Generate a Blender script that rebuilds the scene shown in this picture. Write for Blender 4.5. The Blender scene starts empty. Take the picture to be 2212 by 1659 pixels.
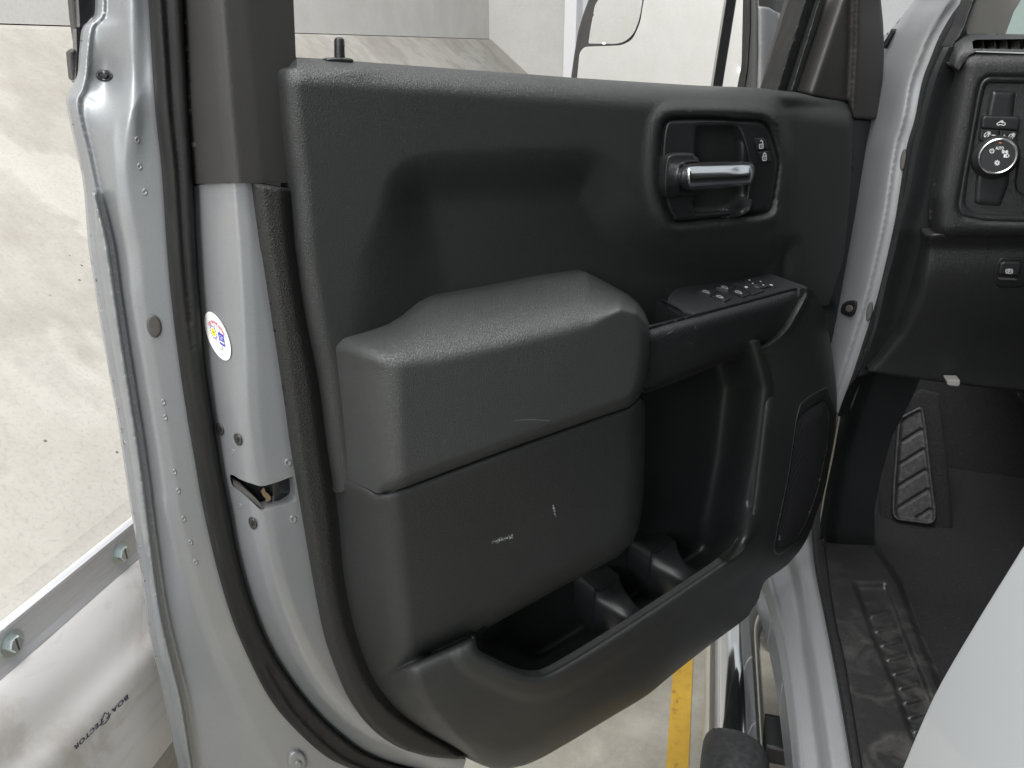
import bpy, bmesh, math, random
import numpy as np
from mathutils import Vector, Matrix
from mathutils.geometry import delaunay_2d_cdt
random.seed(4)
S = bpy.context.scene
COL = S.collection

# ------------------------------------------------------------------ camera
FPX, CX, CY = 1662.0, 1106.0, 829.5          # traced on a 2212 x 1659 view of the photo
PITCH, YAW, HC = math.radians(23.7), math.radians(13.8), 1.45
_h = np.array([-math.sin(YAW), math.cos(YAW), 0.]); RV = np.array([math.cos(YAW), math.sin(YAW), 0.])
_u = np.array([0, 0, 1.])
FV = _h*math.cos(PITCH) - _u*math.sin(PITCH)
UV = _h*math.sin(PITCH) + _u*math.cos(PITCH)
CAM = np.array([0, 0, HC])
cd = bpy.data.cameras.new('camera'); cam = bpy.data.objects.new('camera', cd); COL.objects.link(cam)
cd.sensor_fit = 'HORIZONTAL'; cd.sensor_width = 36.0; cd.lens = 36.0*FPX/2212.0
cd.clip_start = 0.02; cd.clip_end = 200
cam.matrix_world = Matrix(((RV[0], UV[0], -FV[0], 0), (RV[1], UV[1], -FV[1], 0), (RV[2], UV[2], -FV[2], HC), (0, 0, 0, 1)))
S.camera = cam

# ------------------------------------------------------------------ light
w = bpy.data.worlds.new('World'); S.world = w; w.use_nodes = True
bg = w.node_tree.nodes['Background']
bg.inputs[0].default_value = (0.93, 0.975, 1.0, 1); bg.inputs[1].default_value = 0.50

def area(name, loc, target, size, sizey, power, col):
    l = bpy.data.lights.new(name, 'AREA'); l.shape = 'RECTANGLE'; l.size = size; l.size_y = sizey
    l.energy = power; l.color = col
    o = bpy.data.objects.new(name, l); COL.objects.link(o); o.location = loc
    o.rotation_euler = (Vector(target)-Vector(loc)).to_track_quat('-Z', 'Y').to_euler()
    return o
area('bay_light', (-1.0, 0.2, 4.4), (-0.6, 0.8, 0.0), 2.2, 4.0, 270, (1.0, 0.99, 0.975))
area('bay_opening_light', (-0.95, -3.2, 2.9), (-0.2, 0.9, 0.9), 1.1, 2.4, 88, (0.97, 0.985, 1.0))
S.view_settings.view_transform = 'Standard'; S.view_settings.look = 'None'
S.view_settings.exposure = 0.38; S.view_settings.gamma = 1.0
S.cycles.max_bounces = 8; S.cycles.sample_clamp_indirect = 6.0

# ------------------------------------------------------------------ materials
MATS = {}
def new_mat(name):
    m = bpy.data.materials.new(name); m.use_nodes = True
    nt = m.node_tree; b = nt.nodes['Principled BSDF']; MATS[name] = m
    return m, nt, b
def nd(nt, typ, **kw):
    n = nt.nodes.new(typ)
    for k, v in kw.items(): setattr(n, k, v)
    return n
def setin(n, **kw):
    for k, v in kw.items(): n.inputs[k.replace('_', ' ')].default_value = v
def simple(name, col, rough=0.5, metal=0.0, coat=0.0, spec=0.5):
    m, nt, b = new_mat(name)
    setin(b, Base_Color=(*col, 1), Roughness=rough, Metallic=metal)
    b.inputs['Coat Weight'].default_value = coat; b.inputs['Specular IOR Level'].default_value = spec
    return m
def coords(nt, scale=(1, 1, 1), rot=(0, 0, 0)):
    tc = nd(nt, 'ShaderNodeTexCoord'); mp = nd(nt, 'ShaderNodeMapping')
    mp.inputs['Scale'].default_value = scale; mp.inputs['Rotation'].default_value = rot
    nt.links.new(tc.outputs['Object'], mp.inputs['Vector']); return mp.outputs['Vector']
def ramp(nt, fac, stops):
    r = nd(nt, 'ShaderNodeValToRGB'); e = r.color_ramp.elements
    while len(e) < len(stops): e.new(0.5)
    for i, (p, c) in enumerate(stops):
        e[i].position = p; e[i].color = (*c, 1) if len(c) == 3 else c
    nt.links.new(fac, r.inputs[0]); return r.outputs[0]
def noise(nt, vec, scale, detail=4, rough=0.5, dist=0.0):
    n = nd(nt, 'ShaderNodeTexNoise'); setin(n, Scale=scale, Detail=detail, Roughness=rough, Distortion=dist)
    nt.links.new(vec, n.inputs['Vector']); return n.outputs['Fac']
def mixc(nt, fac, a, b, mode='MIX'):
    m = nd(nt, 'ShaderNodeMix', data_type='RGBA', blend_type=mode)
    for s, v in ((6, a), (7, b)):
        if isinstance(v, tuple): m.inputs[s].default_value = (*v, 1)
        else: nt.links.new(v, m.inputs[s])
    if isinstance(fac, (int, float)): m.inputs[0].default_value = fac
    else: nt.links.new(fac, m.inputs[0])
    return m.outputs[2]
def bump(nt, b, h, strength, dist, prev=None):
    n = nd(nt, 'ShaderNodeBump'); setin(n, Strength=strength, Distance=dist)
    nt.links.new(h, n.inputs['Height'])
    if prev is not None: nt.links.new(prev, n.inputs['Normal'])
    nt.links.new(n.outputs[0], b.inputs['Normal']); return n.outputs[0]

def grain(name, col, rough, scale=520, strength=0.35, dust=0.35, spec=0.5):
    m, nt, b = new_mat(name)
    v = coords(nt)
    vo = nd(nt, 'ShaderNodeTexVoronoi', feature='DISTANCE_TO_EDGE'); setin(vo, Scale=scale)
    wv = nd(nt, 'ShaderNodeTexNoise'); setin(wv, Scale=scale*0.8, Detail=1)
    nt.links.new(v, wv.inputs['Vector'])
    add = nd(nt, 'ShaderNodeVectorMath', operation='MULTIPLY_ADD')
    nt.links.new(wv.outputs['Color'], add.inputs[0]); add.inputs[1].default_value = (0.004, 0.004, 0.004)
    nt.links.new(v, add.inputs[2]); nt.links.new(add.outputs[0], vo.inputs['Vector'])
    bump(nt, b, vo.outputs['Distance'], min(1.0, strength*1.6), 0.0017)
    big = noise(nt, v, 6, 3)
    sp = noise(nt, v, 420, 2, 0.6)
    spk = ramp(nt, sp, [(0.70, (0, 0, 0)), (0.80, (1, 1, 1))])
    patch = ramp(nt, noise(nt, v, 14, 3), [(0.45, (0, 0, 0)), (0.75, (1, 1, 1))])
    md = nd(nt, 'ShaderNodeMath', operation='MULTIPLY'); nt.links.new(spk, md.inputs[0]); nt.links.new(patch, md.inputs[1])
    md2 = nd(nt, 'ShaderNodeMath', operation='MULTIPLY'); nt.links.new(md.outputs[0], md2.inputs[0]); md2.inputs[1].default_value = dust
    c1 = mixc(nt, big, tuple(c*0.85 for c in col), tuple(c*1.15 for c in col))
    c2 = mixc(nt, md2.outputs[0], c1, (0.16, 0.16, 0.155))
    nt.links.new(c2, b.inputs['Base Color'])
    rr = nd(nt, 'ShaderNodeMapRange'); setin(rr, To_Min=rough-0.06, To_Max=rough+0.08)
    nt.links.new(big, rr.inputs['Value']); nt.links.new(rr.outputs[0], b.inputs['Roughness'])
    b.inputs['Specular IOR Level'].default_value = spec
    return m
grain('panel_plastic', (0.0235, 0.0250, 0.0248), 0.42)
grain('armrest_vinyl', (0.041, 0.0435, 0.0432), 0.37, scale=480, strength=0.42)
grain('lip_plastic', (0.014, 0.014, 0.0137), 0.55, scale=420, strength=0.5)
grain('smooth_plastic', (0.0150, 0.016, 0.0165), 0.38, scale=600, strength=0.10, dust=0.12)
grain('frame_plastic', (0.028, 0.027, 0.026), 0.50, scale=700, strength=0.12, dust=0.1)
grain('dash_plastic', (0.0165, 0.017, 0.0175), 0.38, scale=520, strength=0.3, dust=0.1)
grain('scuff_plastic', (0.016, 0.016, 0.0165), 0.42, scale=120, strength=0.2, dust=0.9)
simple('gap_black', (0.006, 0.006, 0.007), 0.7)
simple('gloss_black', (0.012, 0.012, 0.013), 0.22)
simple('button_plastic', (0.022, 0.023, 0.024), 0.36)
simple('screw_metal', (0.10, 0.098, 0.095), 0.38, 0.7)
simple('chrome', (0.84, 0.85, 0.86), 0.09, 1.0)
simple('handle_chrome', (0.76, 0.79, 0.82), 0.20, 1.0)
simple('shell_grey', (0.17, 0.17, 0.175), 0.5)
simple('satin_metal', (0.62, 0.63, 0.64), 0.28, 1.0)
simple('symbol_white', (0.70, 0.72, 0.72), 0.5)
simple('symbol_dim', (0.40, 0.42, 0.42), 0.5)
simple('orange_mark', (0.45, 0.13, 0.05), 0.5)
simple('sticker_white', (0.86, 0.85, 0.84), 0.35)
simple('sticker_red', (0.62, 0.07, 0.12), 0.4)
simple('sticker_blue', (0.07, 0.07, 0.52), 0.4)
simple('sticker_yellow', (0.85, 0.80, 0.02), 0.4)
simple('sticker_line', (0.30, 0.28, 0.33), 0.5)
simple('sticker_ink', (0.10, 0.10, 0.02), 0.5)
simple('ink_navy', (0.02, 0.012, 0.06), 0.5)
simple('plug_grey', (0.075, 0.073, 0.068), 0.45)
simple('connector_grey', (0.27, 0.265, 0.25), 0.5)
simple('mud', (0.19, 0.135, 0.075), 0.95)
simple('dust_grey', (0.20, 0.20, 0.195), 0.9)
simple('scuff_white', (0.62, 0.66, 0.66), 0.8)
simple('post_white', (0.80, 0.80, 0.82), 0.5)
simple('zinc', (0.62, 0.68, 0.68), 0.3, 0.9)

def paint(name, col):
    m, nt, b = new_mat(name); v = coords(nt)
    fl = noise(nt, v, 900, 1)
    c = mixc(nt, fl, tuple(x*0.86 for x in col), tuple(min(1, x*1.12) for x in col))
    dirt = ramp(nt, noise(nt, v, 9, 5, 0.6), [(0.50, (0, 0, 0)), (0.80, (0.22, 0.22, 0.22))])
    c = mixc(nt, dirt, c, (0.42, 0.405, 0.375))
    nt.links.new(c, b.inputs['Base Color'])
    setin(b, Metallic=0.5, Roughness=0.42); b.inputs['Coat Weight'].default_value = 0.35; b.inputs['Coat Roughness'].default_value = 0.12
    bump(nt, b, noise(nt, v, 38, 2), 0.06, 0.004)
    return m
paint('silver_paint', (0.285, 0.295, 0.308))
def rubber():
    m, nt, b = new_mat('rubber'); v = coords(nt, (1, 1, 0.12))
    n = noise(nt, v, 120, 4, 0.6)
    c = ramp(nt, n, [(0.30, (0.005, 0.005, 0.005)), (0.60, (0.010, 0.010, 0.010)), (0.72, (0.018, 0.018, 0.018)), (0.88, (0.06, 0.06, 0.058))])
    nt.links.new(c, b.inputs['Base Color']); setin(b, Roughness=0.6); b.inputs['Specular IOR Level'].default_value = 0.35; bump(nt, b, n, 0.2, 0.002)
rubber()
def ribbed(name, rot, scale, col, strength):
    m, nt, b = new_mat(name); v = coords(nt, (1, 1, 1), rot)
    wv = nd(nt, 'ShaderNodeTexWave', wave_type='BANDS', bands_direction='X'); setin(wv, Scale=scale)
    nt.links.new(v, wv.inputs['Vector'])
    wv2 = nd(nt, 'ShaderNodeTexWave', wave_type='BANDS', bands_direction='Z'); setin(wv2, Scale=scale)
    nt.links.new(v, wv2.inputs['Vector'])
    mul = nd(nt, 'ShaderNodeMath', operation='MULTIPLY'); nt.links.new(wv.outputs['Fac'], mul.inputs[0]); nt.links.new(wv2.outputs['Fac'], mul.inputs[1])
    bump(nt, b, mul.outputs[0], strength, 0.0012)
    sc = ramp(nt, noise(nt, coords(nt, (60, 60, 14), (0.4, 0.2, 0.9)), 2.2, 5, 0.7), [(0.66, (0, 0, 0)), (0.74, (0.3, 0.3, 0.3))])
    c = mixc(nt, sc, col, (0.10, 0.105, 0.105)); nt.links.new(c, b.inputs['Base Color']); setin(b, Roughness=0.36)
ribbed('carbon_trim', (0, 0.6, math.radians(48)), 110, (0.020, 0.021, 0.022), 0.55)
ribbed('grille_mesh', (0, 0.35, math.radians(48)), 95, (0.022, 0.022, 0.025), 0.8)

def concrete(name, a, bcol, stain, pits=True, sc=1.0, blotch=0.0):
    m, nt, b = new_mat(name); v = coords(nt)
    n1 = noise(nt, v, 3.6*sc, 8, 0.70, 0.1); n2 = noise(nt, v, 9*sc, 10, 0.72, 0.0)
    n3 = noise(nt, v, 160*sc, 3, 0.7)
    c = ramp(nt, n1, [(0.32, a), (0.68, bcol)])
    c = mixc(nt, ramp(nt, n2, [(0.42, (0, 0, 0)), (0.72, (0.65, 0.65, 0.65))]), c, stain)
    blot = ramp(nt, noise(nt, v, 1.35*sc, 5, 0.7, 0.3), [(0.49, (0, 0, 0)), (0.53, (blotch, blotch, blotch))])
    c = mixc(nt, blot, c, tuple(min(0.85, x*1.22) for x in bcol), 'MIX')
    if pits:
        vo = nd(nt, 'ShaderNodeTexVoronoi'); setin(vo, Scale=34*sc); nt.links.new(v, vo.inputs['Vector'])
        pit = ramp(nt, vo.outputs['Distance'], [(0.06, (1, 1, 1)), (0.10, (0, 0, 0))])
        gate = ramp(nt, noise(nt, v, 4*sc, 2), [(0.52, (0, 0, 0)), (0.60, (1, 1, 1))])
        mm = nd(nt, 'ShaderNodeMath', operation='MULTIPLY'); nt.links.new(pit, mm.inputs[0]); nt.links.new(gate, mm.inputs[1])
        c = mixc(nt, mm.outputs[0], c, tuple(x*0.45 for x in stain))
    c = mixc(nt, ramp(nt, n3, [(0.50, (0, 0, 0)), (0.75, (0.30, 0.30, 0.30))]), c, tuple(x*0.7 for x in stain))
    nt.links.new(c, b.inputs['Base Color']); setin(b, Roughness=0.85)
    bump(nt, b, n2, 0.15, 0.003)
concrete('barrier_concrete', (0.305, 0.288, 0.258), (0.405, 0.39, 0.362), (0.24, 0.218, 0.186), True, 1.0, 0.38)
concrete('wall_concrete', (0.60, 0.59, 0.565), (0.66, 0.65, 0.63), (0.56, 0.54, 0.505), False, 0.7)
concrete('floor_concrete', (0.34, 0.32, 0.27), (0.44, 0.42, 0.37), (0.25, 0.235, 0.19), True, 1.6)
concrete('white_wall', (0.64, 0.645, 0.66), (0.68, 0.685, 0.70), (0.62, 0.62, 0.63), False, 0.5)
def yellow():
    m, nt, b = new_mat('yellow_paint'); v = coords(nt)
    n = noise(nt, v, 30, 6, 0.7)
    c = ramp(nt, n, [(0.30, (0.22, 0.14, 0.03)), (0.42, (0.55, 0.33, 0.035)), (0.75, (0.62, 0.39, 0.05))])
    nt.links.new(c, b.inputs['Base Color']); setin(b, Roughness=0.65); bump(nt, b, n, 0.2, 0.003)
yellow()
def vinyl():
    m, nt, b = new_mat('white_vinyl'); v = coords(nt)
    n = noise(nt, v, 7, 7, 0.65, 1.0)
    c = ramp(nt, n, [(0.36, (0.54, 0.51, 0.485)), (0.50, (0.66, 0.645, 0.64)), (0.62, (0.68, 0.665, 0.66)), (0.75, (0.52, 0.48, 0.44))])
    sp = ramp(nt, noise(nt, v, 60, 3, 0.6), [(0.72, (0, 0, 0)), (0.78, (0.5, 0.5, 0.5))])
    c = mixc(nt, sp, c, (0.40, 0.33, 0.30))
    nt.links.new(c, b.inputs['Base Color']); setin(b, Roughness=0.5)
    bump(nt, b, noise(nt, v, 9, 4, 0.5, 0.4), 0.14, 0.006)
vinyl()
def alu():
    m, nt, b = new_mat('aluminium'); v = coords(nt, (1, 0.05, 1))
    n = noise(nt, v, 300, 3)
    c = ramp(nt, n, [(0.3, (0.66, 0.66, 0.69)), (0.7, (0.74, 0.74, 0.77))])
    nt.links.new(c, b.inputs['Base Color']); setin(b, Metallic=0.45, Roughness=0.42)
alu()
def carpet():
    m, nt, b = new_mat('carpet'); v = coords(nt)
    n = noise(nt, v, 330, 4, 0.7)
    c = ramp(nt, n, [(0.36, (0.006, 0.006, 0.007)), (0.58, (0.014, 0.014, 0.016)), (0.80, (0.07, 0.07, 0.073))])
    cr = ramp(nt, noise(nt, v, 150, 2), [(0.77, (0, 0, 0)), (0.80, (1, 1, 1))])
    c = mixc(nt, cr, c, (0.26, 0.22, 0.16))
    nt.links.new(c, b.inputs['Base Color']); setin(b, Roughness=0.95); bump(nt, b, n, 0.8, 0.004)
carpet()
def scuffed():
    m, nt, b = new_mat('dusty_plate'); v = coords(nt)
    n = noise(nt, v, 17, 6, 0.65, 0.8)
    g = nd(nt, 'ShaderNodeTexCoord'); sx = nd(nt, 'ShaderNodeSeparateXYZ'); nt.links.new(g.outputs['Object'], sx.inputs[0])
    gr = nd(nt, 'ShaderNodeMapRange'); setin(gr, From_Min=1.42, From_Max=0.95); nt.links.new(sx.outputs['Y'], gr.inputs['Value'])
    d = ramp(nt, n, [(0.48, (0, 0, 0)), (0.80, (1, 1, 1))])
    mm = nd(nt, 'ShaderNodeMath', operation='MULTIPLY'); nt.links.new(d, mm.inputs[0]); nt.links.new(gr.outputs[0], mm.inputs[1])
    c = mixc(nt, mm.outputs[0], (0.013, 0.013, 0.0135), (0.075, 0.073, 0.068))
    nt.links.new(c, b.inputs['Base Color']); setin(b, Roughness=0.42)
    bump(nt, b, noise(nt, v, 70, 3), 0.25, 0.003)
scuffed()
def footmat():
    m, nt, b = new_mat('foot_rubber'); v = coords(nt)
    n = noise(nt, v, 90, 5, 0.7); c = ramp(nt, n, [(0.32, (0.012, 0.012, 0.0125)), (0.55, (0.026, 0.026, 0.027)), (0.8, (0.085, 0.085, 0.085))])
    nt.links.new(c, b.inputs['Base Color']); setin(b, Roughness=0.5); bump(nt, b, n, 0.5, 0.003)
footmat()
def glass():
    m, nt, b = new_mat('windshield_glass')
    for n in list(nt.nodes):
        if n.type == 'BSDF_PRINCIPLED': nt.nodes.remove(n)
    out = [n for n in nt.nodes if n.type == 'OUTPUT_MATERIAL'][0]
    t = nd(nt, 'ShaderNodeBsdfTransparent'); t.inputs[0].default_value = (0.72, 0.90, 0.82, 1)
    g = nd(nt, 'ShaderNodeBsdfGlossy'); g.inputs['Roughness'].default_value = 0.02
    mx = nd(nt, 'ShaderNodeMixShader'); mx.inputs[0].default_value = 0.07
    nt.links.new(t.outputs[0], mx.inputs[1]); nt.links.new(g.outputs[0], mx.inputs[2]); nt.links.new(mx.outputs[0], out.inputs[0])
glass()
def stepmat():
    m, nt, b = new_mat('step_rubber'); v = coords(nt)
    n = noise(nt, v, 120, 4); c = ramp(nt, n, [(0.3, (0.015, 0.016, 0.017)), (0.8, (0.04, 0.041, 0.042))])
    nt.links.new(c, b.inputs['Base Color']); setin(b, Roughness=0.55)
stepmat()
simple('mirror_glass', (0.90, 0.90, 0.89), 0.015, 1.0)
simple('lit_silver_paint', (0.50, 0.525, 0.545), 0.42, 0.0, 0.3)  # paler copy of the body silver; light from the barrier side is in the colour
simple('headliner_grey', (0.10, 0.10, 0.10), 0.9)
simple('pillar_cloth', (0.20, 0.195, 0.18), 0.8)

# ------------------------------------------------------------------ geometry helpers
class Base:
    """a plane in the place; (x, y) is a viewing direction, dep the height of the surface above that plane"""
    def __init__(s, pt, n):
        s.n = np.array(n, float)/np.linalg.norm(n); s.k = float((np.array(pt, float)-CAM) @ s.n)
    def __call__(s, x, y, dep=0.0):
        x = np.asarray(x, float); y = np.asarray(y, float)
        q = FV[None] + RV[None]*((x.ravel()-CX)/FPX)[:, None] - UV[None]*((y.ravel()-CY)/FPX)[:, None]
        t = (s.k + np.broadcast_to(np.asarray(dep, float), x.shape).ravel())/(q @ s.n)
        return q*t[:, None] + CAM
    def one(s, x, y, dep=0.0): return s(np.array([x]), np.array([y]), dep)[0]
TH = math.radians(42)
DN = np.array([math.cos(TH), -math.sin(TH), 0]); DU = np.array([math.sin(TH), math.cos(TH), 0])
DOOR = Base(CAM-DN*0.75, DN)
DASH = Base((0.33, 1.30, 1.2), (0.0, -1, 0))
PIL = Base((0.300, 1.40, 1.0), (-0.62, -0.78, 0))
SILL = Base((0.3, 1.0, 0.50), (0, 0, 1))
FLOOR = Base((0.3, 1.0, 0.44), (0, 0, 1))

def cm(pts, n=8, closed=False):
    """Catmull-Rom through points (any dimension)"""
    P = np.array(pts, float); N = len(P); out = []
    rng = range(N) if closed else range(N-1)
    for i in rng:
        p1, p2 = P[i], P[(i+1) % N]
        p0 = P[i-1] if (closed or i > 0) else 2*p1-p2
        p3 = P[(i+2) % N] if (closed or i+2 < N) else 2*p2-p1
        for j in range(n):
            t = j/n; a = math.sqrt
            out.append(0.5*((2*p1)+(-p0+p2)*t+(2*p0-5*p1+4*p2-p3)*t*t+(-p0+3*p1-3*p2+p3)*t**3))
    if not closed: out.append(P[-1])
    return np.array(out)
def resample(P, step, closed=True):
    P = np.asarray(P, float)
    Q = np.vstack([P, P[:1]]) if closed else P
    d = np.hypot(*(Q[1:]-Q[:-1]).T); keep = np.r_[True, d > 1e-9]; Q = Q[keep]
    d = np.hypot(*(Q[1:]-Q[:-1]).T)
    out = []
    for i in range(len(d)):
        k = max(1, int(math.ceil(d[i]/step)))
        for j in range(k): out.append(Q[i]+(Q[i+1]-Q[i])*j/k)
    if not closed: out.append(Q[-1])
    return np.array(out)
def rounded(P, r, n=5):
    """polygon with corners cut to arcs; r number or list"""
    P = np.array(P, float); N = len(P); out = []
    for i in range(N):
        a, b, c = P[i-1], P[i], P[(i+1) % N]
        ri = r[i] if isinstance(r, (list, tuple)) else r
        u = a-b; v = c-b; lu, lv = np.linalg.norm(u), np.linalg.norm(v)
        ri = min(ri, lu*0.45, lv*0.45)
        if ri < 0.05: out.append(b); continue
        p0 = b+u/lu*ri; p1 = b+v/lv*ri
        for j in range(n+1):
            t = j/n; out.append((1-t)**2*p0+2*t*(1-t)*b+t*t*p1)
    return np.array(out)
def ellipse(cx, cy, rx, ry, rot=0, n=28):
    a = np.linspace(0, 2*math.pi, n, endpoint=False); r = math.radians(rot)
    return np.stack([cx+rx*np.cos(a)*math.cos(r)-ry*np.sin(a)*math.sin(r), cy+rx*np.cos(a)*math.sin(r)+ry*np.sin(a)*math.cos(r)], 1)
def inside(poly, x, y):
    px, py = poly[:, 0], poly[:, 1]; qx, qy = np.roll(px, -1), np.roll(py, -1)
    x = x[:, None]; y = y[:, None]
    c = ((py > y) != (qy > y)) & (x < (qx-px)*(y-py)/np.where(qy == py, 1e-12, qy-py)+px)
    return c.sum(1) % 2 == 1
def dline(pl, x, y, closed=False):
    pl = np.asarray(pl, float); Q = np.vstack([pl, pl[:1]]) if closed else pl
    a = Q[:-1]; b = Q[1:]; best = np.full(np.shape(x), 1e9)
    for i in range(len(a)):
        v = b[i]-a[i]; L = v @ v
        if L < 1e-12: continue
        t = np.clip(((x-a[i, 0])*v[0]+(y-a[i, 1])*v[1])/L, 0, 1)
        best = np.minimum(best, np.hypot(x-a[i, 0]-t*v[0], y-a[i, 1]-t*v[1]))
    return best
def sdf(poly, x, y):
    d = dline(poly, x, y, True); return np.where(inside(np.asarray(poly, float), x, y), d, -d)
def sst(a, b, v):
    t = np.clip((v-a)/(b-a), 0, 1); return t*t*(3-2*t)
def circ(d, R):
    """0 at distance R from the edge, 1 at the edge, quarter-round between"""
    t = np.clip(1-d/R, 0, 1); return 1-np.sqrt(np.clip(1-t*t, 0, 1))
def rbf(pts):
    p = np.array(pts, float); xy = p[:, :2]/500; n = len(p)
    r = np.linalg.norm(xy[:, None]-xy[None], axis=2); K = np.where(r > 0, r*r*np.log(r+1e-12), 0)+np.eye(n)*1e-6
    A = np.zeros((n+3, n+3)); A[:n, :n] = K; A[:n, n] = 1; A[:n, n+1:] = xy; A[n, :n] = 1; A[n+1:, :n] = xy.T
    c = np.linalg.solve(A, np.r_[p[:, 2], 0, 0, 0])
    def fn(x, y):
        q = np.stack([x, y], 1)/500; r = np.linalg.norm(q[:, None]-xy[None], axis=2)
        return np.where(r > 0, r*r*np.log(r+1e-12), 0) @ c[:n]+c[n]+q @ c[n+1:]
    return fn
def cols(curves, blur=3.2):
    """depth between curves that run down the picture: [(points (x,y), depth or [(y,depth)]), ...] from left to right"""
    C = []
    for pts, dep in curves:
        p = np.array(pts, float)
        C.append((p[:, 0], p[:, 1], dep))
    def raw(x, y):
        X = np.stack([np.interp(y, py, px) for px, py, _ in C]); W = []
        for _, _, d in C:
            W.append(np.full(y.shape, d) if isinstance(d, (int, float)) else np.interp(y, [a for a, _ in d], [b for _, b in d]))
        W = np.stack(W); out = W[0].copy()
        for i in range(len(C)-1):
            t = np.clip((x-X[i])/np.maximum(X[i+1]-X[i], 1e-6), 0, 1)
            seg = W[i]+(W[i+1]-W[i])*t
            out = np.where(x >= X[i], seg, out)
        return out
    def fn(x, y):
        k = np.array([-2, -1.33, -0.67, 0, 0.67, 1.33, 2]); g = np.exp(-k*k/1.4); g /= g.sum()
        return sum(gi*raw(x+ki*blur, y) for gi, ki in zip(g, k))
    fn.lines = [np.stack([a, b], 1) for a, b, _ in C]
    return fn

def link(name, me, mat, parent=None):
    o = bpy.data.objects.new(name, me); COL.objects.link(o)
    if mat: me.materials.append(MATS[mat])
    if parent is not None: o.parent = parent
    return o
def tag(o, label=None, cat=None, group=None, kind=None):
    for k, v in (('label', label), ('category', cat), ('group', group), ('kind', kind)):
        if v: o[k] = v
    return o
def empty(name, loc):
    o = bpy.data.objects.new(name, None); o.empty_display_size = 0.1; COL.objects.link(o); o.location = loc
    bpy.context.view_layer.update(); return o
def relink(o, parent):
    o.parent = parent
    o.matrix_parent_inverse = Matrix.Translation(-Vector(parent.matrix_world.translation)) if parent else Matrix()

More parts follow.
